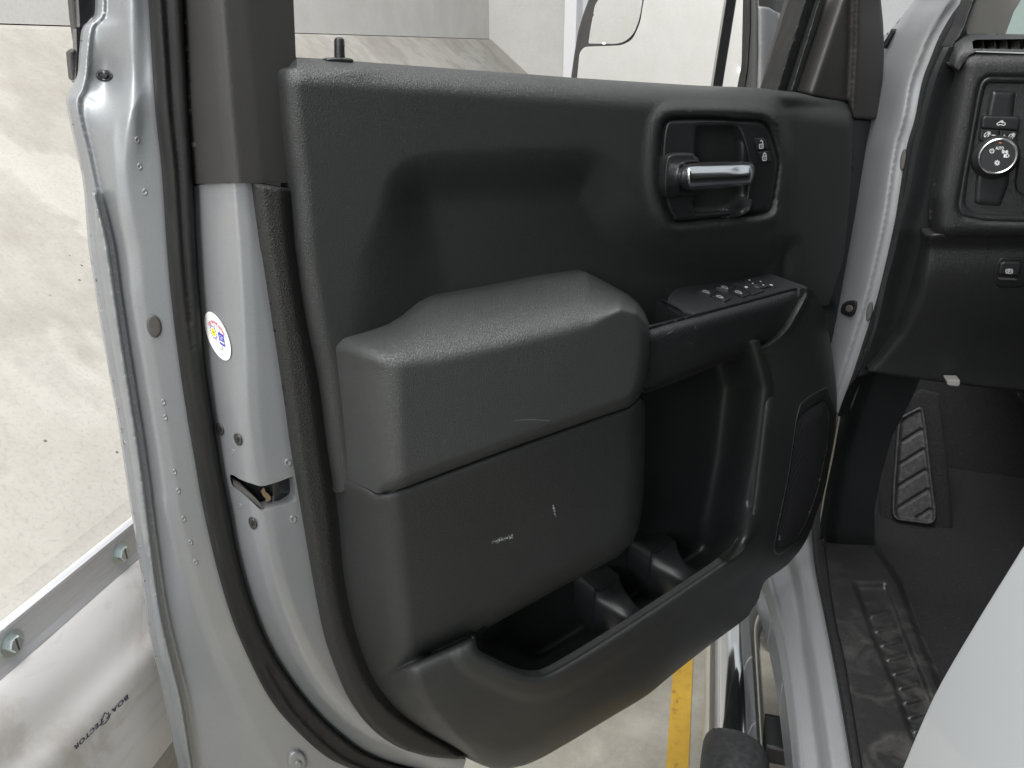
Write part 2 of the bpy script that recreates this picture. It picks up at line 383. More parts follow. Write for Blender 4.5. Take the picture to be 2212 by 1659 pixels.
def surf(name, poly, dep, base, mat, parent=None, holes=(), step=10, skirt=0.012, edge=None, extra=(), sdir=None, lines=None):
    """a moulded sheet: outline poly with holes, height dep(x,y) over base, a wall of depth skirt behind its rim.
    edge=(R, depth) rounds the whole rim over"""
    depf = dep if callable(dep) else (lambda x, y: np.full(np.shape(x), float(dep)))
    if lines is None: lines = getattr(dep, 'lines', [])
    poly = resample(poly, step); holes = [resample(h, step) for h in holes]
    if edge:
        R, ed = edge; d0 = depf
        loops = [poly]+list(holes)
        depf = lambda x, y: d0(x, y)-ed*circ(np.min([dline(l, x, y, True) for l in loops], 0), R)
    mn, mx = poly.min(0), poly.max(0)
    gx = np.arange(mn[0], mx[0]+step, step); gy = np.arange(mn[1], mx[1]+step, step*0.866)
    X, Y = np.meshgrid(gx, gy); X[1::2] += step/2; X = X.ravel(); Y = Y.ravel()
    if edge:
        ex = []
        for l in [poly]+list(holes):
            t = np.roll(l, -1, 0)-np.roll(l, 1, 0); nn = np.stack([-t[:, 1], t[:, 0]], 1); nn /= np.maximum(np.linalg.norm(nn, axis=1), 1e-9)[:, None]
            for f in (0.1, 0.32, 0.62, 1.0):
                for s in (-1, 1): ex.append(l+nn*s*R*f)
        ex = np.vstack(ex); X = np.r_[X, ex[:, 0]]; Y = np.r_[Y, ex[:, 1]]
    for e in extra: X = np.r_[X, np.asarray(e)[:, 0]]; Y = np.r_[Y, np.asarray(e)[:, 1]]
    ok = inside(poly, X, Y)
    for h in holes: ok &= ~inside(h, X, Y)
    X, Y = X[ok], Y[ok]
    dist = np.min([dline(l, X, Y, True) for l in [poly]+list(holes)], 0)
    ok = dist > (min(0.35*step, 0.07*edge[0]) if edge else 0.35*step); X, Y = X[ok], Y[ok]
    LN = []
    for l in lines:
        l = resample(l, step*0.75, False); k = (l[:, 0] > mn[0]-5) & (l[:, 0] < mx[0]+5) & (l[:, 1] > mn[1]-5) & (l[:, 1] < mx[1]+5)
        run = []
        for p, kk in zip(l, k):
            if kk: run.append(p)
            elif len(run) > 1: LN.append(np.array(run)); run = []
            else: run = []
        if len(run) > 1: LN.append(np.array(run))
    if LN:
        P = np.stack([X, Y], 1); near = np.zeros(len(P), bool)
        for l in LN: near |= dline(l, X, Y) < 0.3*step
        X, Y = X[~near], Y[~near]
    V = [Vector(p) for p in poly]; E = [(i, (i+1) % len(poly)) for i in range(len(poly))]
    for h in holes:
        o = len(V); V += [Vector(p) for p in h]; E += [(o+i, o+(i+1) % len(h)) for i in range(len(h))]
    for l in LN:
        o = len(V); V += [Vector(p) for p in l]; E += [(o+i, o+i+1) for i in range(len(l)-1)]
    V += [Vector(p) for p in zip(X, Y)]
    vs, es, fs, *_ = delaunay_2d_cdt(V, E, [], 0, 1e-5)
    v2 = np.array([tuple(v) for v in vs]); F = np.array([tuple(f) for f in fs if len(f) == 3])
    cen = v2[F].mean(1); ok = inside(poly, cen[:, 0], cen[:, 1])
    for h in holes: ok &= ~inside(h, cen[:, 0], cen[:, 1])
    F = F[ok]
    W3 = base(v2[:, 0], v2[:, 1], depf(v2[:, 0], v2[:, 1]))
    nrm = np.cross(W3[F[:, 1]]-W3[F[:, 0]], W3[F[:, 2]]-W3[F[:, 0]])
    flip = (nrm*(CAM-W3[F].mean(1))).sum(1) < 0
    F[flip] = F[flip][:, ::-1]
    verts = list(map(tuple, W3)); faces = [tuple(map(int, f)) for f in F]
    if skirt:
        cnt = {}
        for f in faces:
            for a, b in ((f[0], f[1]), (f[1], f[2]), (f[2], f[0])):
                k = (min(a, b), max(a, b)); cnt.setdefault(k, []).append((a, b))
        dv = -(base.n if sdir is None else np.array(sdir))*skirt
        mp = {}
        def dup(i):
            if i not in mp:
                verts.append(tuple(W3[i])); verts.append(tuple(W3[i]+dv)); mp[i] = len(verts)-2
            return mp[i]
        for k, l in cnt.items():
            if len(l) == 1:
                a, b = l[0]; ia, ib = dup(a), dup(b); faces.append((ib, ia, ia+1, ib+1))
    me = bpy.data.meshes.new(name); me.from_pydata(verts, [], faces); me.update()
    me.polygons.foreach_set('use_smooth', [True]*len(me.polygons))
    o = link(name, me, mat)
    if parent is not None: relink(o, parent)
    return o
def joinm(objs, name=None):
    """merge meshes that are one part"""
    bm = bmesh.new(); par = objs[0].parent; inv = objs[0].matrix_parent_inverse.copy()
    mats = [m for m in objs[0].data.materials]
    for o in objs: bm.from_mesh(o.data)
    me = objs[0].data; bm.to_mesh(me); bm.free()
    for o in objs[1:]: bpy.data.objects.remove(o)
    if name: objs[0].name = name
    return objs[0]
def strokes(name, lines, width, base, dep, mat, parent, closed=False):
    """thin printed lines lying on a surface"""
    verts, faces = [], []
    for L in lines:
        L = np.array(L, float); cl = np.allclose(L[0], L[-1]) and len(L) > 2
        P = L[:-1] if cl else L; n = len(P)
        for i in range(n if cl else n-1):
            a, b = P[i], P[(i+1) % n]; v = b-a; l = np.linalg.norm(v)
            if l < 1e-6: continue
            v /= l; nn = np.array([-v[1], v[0]])*width/2; a2 = a-v*width*0.35; b2 = b+v*width*0.35
            q = np.array([a2+nn, b2+nn, b2-nn, a2-nn]); dd = dep(q[:, 0], q[:, 1]) if callable(dep) else dep
            p = base(q[:, 0], q[:, 1], dd+0.00003*(i % 3)); o = len(verts); verts += list(map(tuple, p)); faces.append((o, o+1, o+2, o+3))
    me = bpy.data.meshes.new(name); me.from_pydata(verts, [], faces); me.update()
    o = link(name, me, mat)
    if parent is not None: relink(o, parent)
    return o
def text(name, s, fn, mat, parent, spacing=1.0, shear=0.0, bold=0.0):
    """lettering: font outlines mapped by fn(tx, ty) -> 3D, tx in 0..1 along the word, ty in 0..1 up"""
    c = bpy.data.curves.new(name, 'FONT'); c.body = s; c.size = 1; c.space_character = spacing; c.shear = shear; c.resolution_u = 3; c.offset = bold
    t = bpy.data.objects.new(name, c); COL.objects.link(t); bpy.context.view_layer.update()
    dg = bpy.context.evaluated_depsgraph_get(); me = bpy.data.meshes.new_from_object(t.evaluated_get(dg))
    bpy.data.objects.remove(t); bpy.data.curves.remove(c)
    co = np.array([v.co[:] for v in me.vertices]); mn, mx = co.min(0), co.max(0)
    tx = (co[:, 0]-mn[0])/(mx[0]-mn[0]); ty = (co[:, 1]-mn[1])/(mx[1]-mn[1])
    P = fn(tx, ty)
    me.vertices.foreach_set('co', P.ravel()); me.materials.clear(); me.update()
    o = link(name, me, mat)
    if parent is not None: relink(o, parent)
    return o
def onsurf(base, org, xv, yv, dep):
    org, xv, yv = map(np.array, (org, xv, yv))
    def fn(tx, ty):
        q = org+tx[:, None]*xv+ty[:, None]*yv
        dd = dep(q[:, 0], q[:, 1]) if callable(dep) else dep
        return base(q[:, 0], q[:, 1], dd)
    return fn
def lathe(name, prof, axis_o, axis, mat, parent=None, n=40):
    """turned part: prof [(radius, height)...] about an axis"""
    ax = np.array(axis, float); ax /= np.linalg.norm(ax)
    t = np.array([0, 0, 1.]) if abs(ax[2]) < 0.9 else np.array([1., 0, 0]); e1 = np.cross(ax, t); e1 /= np.linalg.norm(e1); e2 = np.cross(ax, e1)
    verts, faces = [], []
    for r, h in prof:
        for k in range(n):
            a = 2*math.pi*k/n; verts.append(tuple(np.array(axis_o)+ax*h+e1*r*math.cos(a)+e2*r*math.sin(a)))
    for i in range(len(prof)-1):
        for k in range(n):
            faces.append((i*n+k, i*n+(k+1) % n, (i+1)*n+(k+1) % n, (i+1)*n+k))
    faces.append(tuple(range((len(prof)-1)*n, len(prof)*n))); faces.append(tuple(range(n-1, -1, -1)))
    bm = bmesh.new(); me = bpy.data.meshes.new(name); me.from_pydata(verts, [], faces); bm.from_mesh(me)
    bmesh.ops.recalc_face_normals(bm, faces=bm.faces); bm.to_mesh(me); bm.free()
    for p in me.polygons: p.use_smooth = len(p.vertices) == 4
    try: me.set_sharp_from_angle(angle=math.radians(35))
    except Exception: pass
    o = link(name, me, mat)
    if parent is not None: relink(o, parent)
    return o
def tube(name, path, radii, mat, parent=None, n=28, caps=True):
    P = np.array(path, float); verts, faces = [], []
    up = np.array([0.13, 0.07, 1.0])
    for i in range(len(P)):
        t = P[min(i+1, len(P)-1)]-P[max(i-1, 0)]; t /= np.linalg.norm(t)
        a = np.cross(t, up); a /= np.linalg.norm(a); b = np.cross(a, t)
        r = radii[i] if hasattr(radii, '__len__') else radii
        rx, ry = r if hasattr(r, '__len__') else (r, r)
        for k in range(n):
            th = 2*math.pi*k/n; verts.append(tuple(P[i]+a*rx*math.cos(th)+b*ry*math.sin(th)))
    for i in range(len(P)-1):
        for k in range(n): faces.append((i*n+k, i*n+(k+1) % n, (i+1)*n+(k+1) % n, (i+1)*n+k))
    if caps: faces.append(tuple(range(n-1, -1, -1))); faces.append(tuple(range((len(P)-1)*n, len(P)*n)))
    me = bpy.data.meshes.new(name); me.from_pydata(verts, [], faces)
    bm = bmesh.new(); bm.from_mesh(me); bmesh.ops.recalc_face_normals(bm, faces=bm.faces); bm.to_mesh(me); bm.free()
    for p in me.polygons: p.use_smooth = len(p.vertices) == 4
    o = link(name, me, mat)
    if parent is not None: relink(o, parent)
    return o
def extrude_profile(name, prof, y0, y1, mat, parent=None, ny=2, smooth=False):
    """profile [(X,Z)...] closed, run along Y"""
    n = len(prof); ys = np.linspace(y0, y1, ny); verts = [(x, y, z) for y in ys for x, z in prof]; faces = []
    for j in range(ny-1):
        for i in range(n): faces.append((j*n+i, j*n+(i+1) % n, (j+1)*n+(i+1) % n, (j+1)*n+i))
    faces.append(tuple(range(n))); faces.append(tuple(range((ny-1)*n, ny*n))[::-1])
    me = bpy.data.meshes.new(name); me.from_pydata(verts, [], faces)
    bm = bmesh.new(); bm.from_mesh(me); bmesh.ops.recalc_face_normals(bm, faces=bm.faces); bm.to_mesh(me); bm.free()
    for p in me.polygons: p.use_smooth = smooth and len(p.vertices) == 4
    if smooth:
        try: me.set_sharp_from_angle(angle=math.radians(40))
        except Exception: pass
    o = link(name, me, mat)
    if parent is not None: relink(o, parent)
    return o
def box(name, lo, hi, mat, parent=None, bev=0.0):
    bm = bmesh.new(); bmesh.ops.create_cube(bm, size=1)
    for v in bm.verts: v.co = Vector([lo[i]+(v.co[i]+0.5)*(hi[i]-lo[i]) for i in range(3)])
    if bev: bmesh.ops.bevel(bm, geom=bm.edges[:], offset=bev, segments=3, affect='EDGES', profile=0.5)
    me = bpy.data.meshes.new(name); bm.to_mesh(me); bm.free(); o = link(name, me, mat)
    if parent is not None: relink(o, parent)
    return o

# ------------------------------------------------------------------ the setting
g = box('ground', (-40, -40, -0.3), (40, 40, 0.0), 'floor_concrete'); tag(g, kind='structure')
ln = box('painted_line', (0.040, -6, 0.0), (0.088, 5.2, 0.004), 'yellow_paint'); tag(ln, kind='structure')

KW = 1.15
cw = extrude_profile('concrete_barrier', [(-1.95, 0), (-0.80, 0), (-0.80, 0.55), (-0.756, 0.62), (-0.756, 0.828), (-0.772, 0.845), (-1.54, 1.486), (-1.556, 1.494), (-1.95, 1.494)], -7, 5.69, 'barrier_concrete')
tag(cw, 'low pale concrete barrier with a sloping top face, left of the open door', 'concrete barrier')
uw = box('side_wall', (-1.95, -7, 1.497), (-1.562, 5.69, 4.4), 'wall_concrete'); tag(uw, 'upright beige concrete wall rising above the sloped barrier', 'wall')
fw = box('end_wall', (-1.95, 5.693, 0), (-1.022, 5.9, 4.4), 'wall_concrete'); tag(fw, 'pale concrete end wall seen through the open door window', 'wall')
po = box('white_post', (-1.018, 5.60, 0), (-0.935, 5.86, 4.4), 'post_white', bev=0.006); tag(po, 'narrow white post beside the dark door mirror', 'post')
bw = box('white_wall', (-0.93, 6.6, 0), (9, 6.8, 5.0), 'white_wall'); tag(bw, 'smooth white wall ahead of the truck behind the mirror', 'wall')

# vinyl wall bumper with its aluminium strip
wb = empty('wall_bumper', (-0.74, 0.6, 0.45))
tag(wb, 'white padded vinyl bumper screwed to the concrete barrier by an aluminium strip', 'bumper pad')
prof = [(-0.752, 0.40), (-0.752, 0.79)]
outer = cm([(-0.752, 0.775), (-0.738, 0.765), (-0.727, 0.735), (-0.718, 0.69), (-0.706, 0.655), (-0.704, 0.62), (-0.708, 0.56), (-0.715, 0.50), (-0.727, 0.452), (-0.752, 0.432)], 5)
pad = extrude_profile('vinyl_pad', [(-0.753, 0.445)]+[(-0.753, 0.76)]+[tuple(p) for p in outer[1:-1]], -1.5, 3.2, 'white_vinyl', wb, ny=160, smooth=True)
rr = np.random.RandomState(3)
for v in pad.data.vertices:
    k = 0.0022*math.sin(v.co.y*9+v.co.z*30)+0.0014*math.sin(v.co.y*23+1.3+v.co.z*12)
    v.co.x += k
st = extrude_profile('metal_strip', [(-0.7555, 0.830), (-0.7555, 0.772), (-0.748, 0.768), (-0.744, 0.772), (-0.7465, 0.782), (-0.7465, 0.822), (-0.742, 0.830), (-0.746, 0.834)], -1.5, 3.2, 'aluminium', wb)
WALLP = Base((-0.7465, 0.6, 0.8), (1, 0, 0))
for (x, y) in ((261, 1194), (25, 1389)):
    c = WALLP.one(x, y, 0)
    bo = lathe('hex_bolt', [(0.0165, 0), (0.0165, 0.0018), (0.0115, 0.002)], c, (1, 0, 0), 'zinc', wb, n=24)
    hd = lathe('bolt_head', [(0.0105, 0.002), (0.0105, 0.007), (0.009, 0.0085)], c, (1, 0, 0), 'zinc', wb, n=6)
    for p in hd.data.polygons: p.use_smooth = False
    sl = box('bolt_slot', (c[0]+0.0084, c[1]-0.0013, c[2]-0.0085), (c[0]+0.0087, c[1]+0.0013, c[2]+0.0085), 'plug_grey')
    hd = joinm([bo, hd]); relink(sl, hd)
from mathutils.bvhtree import BVHTree
class Onto:
    """follows the surface of a finished mesh"""
    def __init__(s, o):
        s.t = BVHTree.FromPolygons([v.co.copy() for v in o.data.vertices], [p.vertices[:] for p in o.data.polygons])
    def __call__(s, x, y, dep=0.0):
        out = []
        dd = np.broadcast_to(np.asarray(dep, float), np.shape(x)).ravel()
        for a, b, d in zip(np.ravel(x), np.ravel(y), dd):
            q = FV+RV*((a-CX)/FPX)-UV*((b-CY)/FPX); q = q/np.linalg.norm(q)
            h = s.t.ray_cast(Vector(CAM), Vector(q))
            out.append(np.array(h[0])+np.array(h[1])*float(d)*(1 if Vector(h[1]).dot(Vector(q)) < 0 else -1))
        return np.array(out)
PADP = Onto(pad)
def bline(p0, p1): return np.array(p0), np.array(p1)-np.array(p0)
# lettering reads upside down, from upper right to lower left
def padtext(s, a, b, h):
    a = np.array(a, float); b = np.array(b, float); xv = b-a
    return onsurf(PADP, a, xv, np.array(h, float), 0.0006)
# crop (200,2650,420 wide -> 1863 px): D = 109.7+px*0.12368 , 1453.8+px*0.12368
def TD(px, py): return (109.7+px*0.12368, 1453.8+py*0.12368)
hv = (2.2, 9.8)
text('lettering', 'BOA', padtext('BOA', TD(1336, 365), TD(1050, 640), hv), 'ink_navy', wb, 1.1, 0.0, 0.03)
text('lettering', 'ECTOR', padtext('ECTOR', TD(815, 862), TD(392, 1280), hv), 'ink_navy', wb, 1.1, 0.0, 0.03)
strokes('emblem', [[TD(1040, 715), TD(970, 790)], [TD(1000, 690), TD(1012, 755)], [TD(985, 715), TD(935, 692), TD(885, 825)],
                   [TD(1022, 765), TD(950, 872), TD(870, 912)], [TD(915, 838), TD(845, 912)], [TD(872, 805), TD(880, 870)]], 2.0, PADP, 0.0007, 'ink_navy', wb)

# ------------------------------------------------------------------ the door
hp = DOOR.one(1835, 600, -0.03)
door = empty('pickup_door', (hp[0], hp[1], 0.45))
tag(door, 'open driver door of a silver pickup, black inner trim and armrest facing the camera', 'vehicle door')

hem = [(212, -30), (209, 33), (184, 58), (177, 110), (173, 160), (163, 185), (151, 207), (148, 222), (155, 262), (170, 330), (185, 400), (195, 520), (200, 563), (230, 753), (260, 920), (277, 1036), (287, 1103), (310, 1246), (328, 1383), (353, 1489), (370, 1573), (387, 1656), (394, 1700)]
bead = [(222, -30), (220, 33), (197, 60), (190, 110), (186, 160), (178, 195), (168, 215), (170, 250), (190, 330), (205, 400), (230, 500), (240, 553), (267, 740), (303, 970), (320, 1100), (337, 1239), (353, 1339), (377, 1439), (397, 1523), (417, 1656), (424, 1700)]
ridge = [(258, -30), (262, 0), (277, 90), (285, 180), (250, 260), (245, 330), (255, 430), (277, 553), (287, 653), (317, 820), (353, 1036), (360, 1106), (400, 1256), (450, 1400), (520, 1560), (600, 1700)]
seal_l = [(315, -30), (318, 0), (333, 233), (347, 367), (358, 533), (367, 636), (383, 770), (400, 886), (420, 1003), (437, 1100), (467, 1229), (500, 1339), (540, 1433), (583, 1513), (633, 1573), (700, 1633), (760, 1662), (860, 1700)]
seal_r = [(397, -30), (398, 0), (407, 167), (417, 333), (427, 547), (437, 686), (447, 803), (467, 936), (480, 1020), (497, 1103), (513, 1189), (540, 1289), (580, 1389), (627, 1466), (683, 1536), (737, 1588), (800, 1632), (890, 1660), (1010, 1672)]
lip_l = [(548, 396), (567, 533), (573, 563), (597, 720), (617, 853), (633, 970), (655, 1103), (678, 1239), (702, 1366), (725, 1439), (758, 1516), (802, 1573), (858, 1613), (925, 1634), (985, 1640)]
valley = [(606, 190), (612, 270), (620, 340), (627, 397), (633, 483), (640, 553), (660, 686), (687, 820), (707, 970), (727, 1103), (742, 1256), (768, 1373), (808, 1473), (858, 1536), (918, 1579), (972, 1609), (1010, 1634)]
crease = [(507, 396), (520, 553), (530, 720), (537, 886), (553, 1020), (567, 1106), (580, 1189), (610, 1300), (660, 1420), (730, 1520), (820, 1590), (930, 1638), (1000, 1655)]
def S_(c, n=6): return cm(c, n)
hem, bead, ridge, seal_l, seal_r, lip_l, valley, crease = [S_(c) for c in (hem, bead, ridge, seal_l, seal_r, lip_l, valley, crease)]
def off(c, dx): return np.array(c)+np.array([dx, 0])

shell_dep0 = cols([(hem, -0.168), (bead, -0.152), (off(bead, 9), -0.156), (ridge, -0.128), (off(ridge, 26), -0.122), (seal_l, -0.118), (off(seal_l, 30), -0.120)])
def shell_dep(x, y):
    d = shell_dep0(x, y)
    d = d-0.013*np.exp(-(((x-228)/36)**2+((y-160)/66)**2)*1.1)          # pressed hollow round the black plug
    d = d-0.012*sst(150, 420, y)*0+0.006*sst(400, 240, y)*np.exp(-((x-285)/22)**2)
    return d
shell_dep.lines = shell_dep0.lines
shell_poly = np.vstack([hem, off(seal_l, 22)[::-1]])
inner_shell = surf('door_shell', shell_poly, shell_dep, DOOR, 'silver_paint', door, step=6, skirt=0.02)
# hem sealer bead
bl = [p for p in hem if p[1] > 415]; br = [p for p in bead if p[1] > 415]
bd = cols([(off(hem, 6), -0.166), (off(bead, -8), -0.143), (bead, -0.150)])
bead_poly = np.vstack([off(np.array(bl), 12), np.array(br)[::-1]])
surf('hem_sealer', bead_poly, lambda x, y: bd(x, y)+0.004+0.0005*np.sin(y*0.09)*np.sin(y*0.043), DOOR, 'silver_paint', door, step=7, skirt=0.006, edge=(6, 0.004))

# inner shut face with the latch opening
latch = cm([(497, 1029), (503, 1026), (520, 1036), (548, 1046), (567, 1050), (600, 1041), (630, 1030), (635, 1034), (640, 1073), (636, 1084), (617, 1091), (573, 1103), (562, 1101), (547, 1087), (523, 1066), (503, 1050)], 4, True)
shut_dep = cols([(off(seal_r, -12), -0.112), (seal_r, -0.104), (off(crease, -22), -0.058), (off(crease, -2), -0.0465), (off(crease, 22), -0.044), (off(lip_l, 25), -0.045)])
sr = np.array([p for p in off(seal_r, -12) if p[1] > 385]); 
shut_poly = np.vstack([sr, off(lip_l, 22)[::-1], [(507, 386)]])
surf('shut_face', shut_poly, shut_dep, DOOR, 'silver_paint', door, holes=[latch], step=6, skirt=0.022)
lp = surf('latch_cavity', cm([(490, 1020), (560, 1035), (645, 1018), (655, 1085), (575, 1115), (505, 1065)], 4, True), lambda x, y: shut_dep(x, y)-0.024+0.010*np.exp(-((x-600)/22)**2), DOOR, 'gloss_black', door, step=7, skirt=0)
lt = surf('latch_lip', np.array([(505, 1040), (525, 1052), (552, 1076), (570, 1096), (566, 1099), (545, 1084), (521, 1063), (503, 1047)]), lambda x, y: shut_dep(x, y)-0.004, DOOR, 'plug_grey', None, step=5, skirt=0.012)
relink(lt, lp)
for poly in ([(562, 1060), (566, 1063), (571, 1055), (574, 1064), (580, 1067), (586, 1076), (583, 1082), (574, 1085), (577, 1078), (570, 1074), (567, 1067)], [(519, 1050), (530, 1056), (538, 1064), (534, 1066), (528, 1061)], [(545, 1072), (550, 1074), (556, 1083), (549, 1080)]):
    q = surf('mud_smear', rounded(poly, 2), lambda x, y: shut_dep(x, y)-0.012, DOOR, 'mud', None, step=4, skirt=0.003); relink(q, lp)

# weather seal
seal_dep = cols([(seal_l, -0.120), (off(seal_l, 10), -0.098), (off(seal_l, 30), -0.090), (off(seal_l, 40), -0.095), (off(seal_r, -26), -0.090), (off(seal_r, -8), -0.088), (seal_r, -0.102)])
surf('weather_seal', np.vstack([seal_l, off(seal_r, 0)[::-1]]), seal_dep, DOOR, 'rubber', door, step=6, skirt=0.02, edge=(9, 0.008))

# leathery edge lip of the trim
v2 = np.array([p for p in valley if p[1] > 398])
lip_dep = cols([(lip_l, -0.030), (off(lip_l, 18), -0.0205), (off(v2, -22), -0.020), (v2, -0.031), (off(v2, 20), -0.034)])
surf('trim_lip', np.vstack([lip_l, off(v2, 10)[::-1]]), lip_dep, DOOR, 'lip_plastic', door, step=8, skirt=0.016, edge=(7, 0.006))

# window frame applique at the rear edge of the door
fl = [(399, -30), (400, 0), (408, 233), (420, 397)]; fc = [(470, -30), (473, 0), (490, 220), (507, 396)]
fr = [(633, -30), (634, 0), (640, 133), (652, 160), (640, 300), (632, 396)]
fdep = cols([(fl, -0.098), (off(np.array(fc), -16), -0.046), (off(np.array(fc), 8), -0.0365), (off(np.array(fc), 60), -0.034), (fr, -0.036)])
surf('window_frame_trim', np.array([(399, -30), (400, 0), (408, 233), (420, 397), (507, 396), (623, 395), (640, 394), (655, 250), (655, 148), (641, 140), (639, 120), (634, 0), (632, -30)]), fdep, DOOR, 'frame_plastic', door, step=9, skirt=0.05)

# upper trim panel
bez = cm([(1436, 276), (1441, 265), (1456, 259), (1518, 258), (1592, 260), (1636, 262), (1652, 268), (1661, 280), (1671, 309), (1680, 346), (1679, 368), (1671, 420), (1664, 446), (1654, 456), (1620, 462), (1540, 470), (1465, 477), (1453, 468), (1442, 445), (1431, 400), (1429, 350), (1432, 300)], 5, True)
topx = np.array([(600, 120), (640, 123), (700, 127), (764, 132), (1000, 150), (1140, 160), (1240, 168), (1400, 178), (1530, 186), (1640, 190), (1690, 196), (1720, 199), (1750, 206), (1790, 212), (1825, 216), (1850, 228)])
ridge_r = cm([(1640, 150), (1660, 205), (1672, 227), (1683, 267), (1695, 333), (1692, 390), (1685, 450), (1670, 553), (1655, 700)], 6)
recess = rounded([(1288, 336), (1335, 390), (1375, 458), (1430, 505), (1500, 520), (1720, 520), (1720, 1400), (826, 1400), (828, 620), (846, 352)], [70, 40, 50, 40, 40, 10, 10, 10, 120, 95])
up_poly = np.vstack([cm([(606, 195), (607, 170), (613, 156), (626, 149), (642, 146)], 4), [(641, 124)], topx[2:15], [(1837, 223), (1842, 236), (1843, 256), (1838, 400), (1822, 560), (1790, 660), (1665, 660), (1560, 720), (1300, 800), (900, 830), (790, 1040), (735, 1064), (722, 1064)], [p for p in valley[::-1] if 200 < p[1] < 1060]])
def up_dep(x, y):
    d = np.zeros(x.shape)
    el = x-np.interp(y, valley[:, 1], valley[:, 0]); d -= 0.030*circ(np.maximum(el, 0), 48)
    et = y-np.interp(x, topx[:, 0], topx[:, 1])
    d -= 0.052*circ(np.maximum(et, 0), 62)
    s = sdf(recess, x, y); wdt = 45+20*sst(380, 480, x*0+y)*0
    lf = sst(430, 600, y)*sst(1150, 950, x); d -= 0.036*sst(-26-45*lf, 100+40*lf, s)
    xr = np.interp(y, ridge_r[:, 1], ridge_r[:, 0]); d -= 0.022*sst(-4, 26, x-xr)*sst(200, 235, y)
    d -= 0.030*circ(np.maximum(1845-x+0*y, 0), 10)
    d += 0.005*np.exp(-((x-770)/60.)**2-((y-150)/14.)**2)
    b = dline(bez, x, y, True); bi = inside(bez, x, y)
    d -= np.where(bi, 0.007+0.016*sst(1, 9, b), 0.007*sst(8, 0, b))
    d += 0.006*np.where(bi, 0, sst(46, 16, b)*sst(8, 16, b))*(x < 1680)
    return d
ring = [np.array(bez)+0]
ex = []
for r in (3, 6, 9, 12, 16, 22, 30):
    t = np.roll(bez, -1, 0)-np.roll(bez, 1, 0); nn = np.stack([t[:, 1], -t[:, 0]], 1); nn /= np.linalg.norm(nn, axis=1)[:, None]; ex.append(bez+nn*r)
for r in (1, 3, 6, 10, 16, 24, 34, 46): ex.append(np.stack([np.arange(645, 1835, 8), np.interp(np.arange(645, 1835, 8), topx[:, 0], topx[:, 1])+r], 1))
upper = surf('upper_trim', up_poly, up_dep, DOOR, 'panel_plastic', door, step=8, skirt=0.03, extra=ex)
# small scuffs printed into the panel by use
# hinge-side trim
hs = [(1832, 240), (1843, 256), (1870, 257.5), (1898, 259), (1894, 290), (1891, 307), (1871, 422), (1859, 508), (1838, 600), (1817, 673), (1796, 757), (1790, 790), (1740, 700), (1800, 560), (1826, 430)]
surf('hinge_side_trim', np.array(hs), cols([([(1740, 240), (1740, 790)], -0.040), ([(1843, 240), (1800, 790)], -0.036), ([(1900, 240), (1871, 422), (1796, 790)], -0.050)]), DOOR, 'smooth_plastic', door, step=12, skirt=0.03, edge=(8, 0.006))

# lock knob
lk = surf('lock_knob', cm([(704, 129), (712, 125), (734, 124), (757, 126), (764, 131), (758, 137), (735, 138), (712, 135)], 4, True), -0.032, DOOR, 'smooth_plastic', door, step=5, skirt=0.01, edge=(5, 0.003))
c0, c1 = DOOR.one(734, 131, -0.04), DOOR.one(733, 80, -0.04)
ax = c1-c0; L = np.linalg.norm(ax); r0 = 0.0052
kn = lathe('lock_knob', [(r0*1.05, 0), (r0, L*0.6), (r0, L*0.82), (r0*0.85, L*0.93), (r0*0.5, L*0.985), (0.0002, L)], c0, ax, 'smooth_plastic', door, n=24)
joinm([lk, kn])

# armrest
arm = np.array([(711, 753), (714, 742), (721, 733), (742, 720), (791, 708), (838, 696), (871, 680), (911, 656), (925, 649), (941, 645), (1058, 625), (1191, 598), (1255, 589), (1270, 589), (1285, 597), (1321, 616), (1358, 636), (1381, 656), (1395, 676), (1401, 695), (1403, 715), (1402, 770), (1395, 820), (1388, 845), (1375, 866), (1358, 880), (1308, 897), (1158, 950), (992, 1010), (875, 1053), (850, 1062), (832, 1066), (812, 1065), (792, 1054), (738, 1030), (735, 986), (723, 870), (714, 803)])
yb = np.array([(700, 757), (721, 733), (742, 720), (791, 708), (838, 696), (871, 680), (911, 656), (941, 645), (1058, 625), (1191, 598), (1268, 588), (1321, 616), (1358, 636), (1381, 656), (1395, 676), (1410, 712)])
yf = np.array([(700, 790), (760, 778), (808, 768), (1058, 719), (1300, 664), (1340, 656), (1375, 668), (1395, 690), (1410, 720)])
rb = np.array([(1395, 676), (1403, 715), (1402, 770), (1395, 820), (1388, 845), (1375, 866), (1358, 880), (1308, 897), (1158, 950), (992, 1010), (875, 1053), (832, 1066)])
xl = np.array([(753, 709), (803, 714), (870, 723), (986, 735), (1030, 738), (1070, 742)]); xf = np.array([(700, 800), (766, 812), (800, 818), (1020, 832), (1070, 838)])
def smin(a, b, k):
    h = np.clip(0.5+0.5*(b-a)/k, 0, 1); return b*(1-h)+a*h-k*h*(1-h)
def arm_dep(x, y):
    tt = (y-np.interp(x, yb[:, 0], yb[:, 1]))/np.maximum(np.interp(x, yf[:, 0], yf[:, 1])-np.interp(x, yb[:, 0], yb[:, 1]), 6)
    l = np.interp(y, xl[:, 0], xl[:, 1]); tl = (x-l)/(np.interp(y, xf[:, 0], xf[:, 1])-l)
    t = smin(smin(np.clip(tt, -1, 9), np.clip(tl, -1, 9), 0.34), 1.0, 0.52)
    front = 0.128
    d = -0.02+front*t
    d -= 0.026*circ(dline(rb, x, y), 26)
    return d
exa = [np.array(rb)+0]
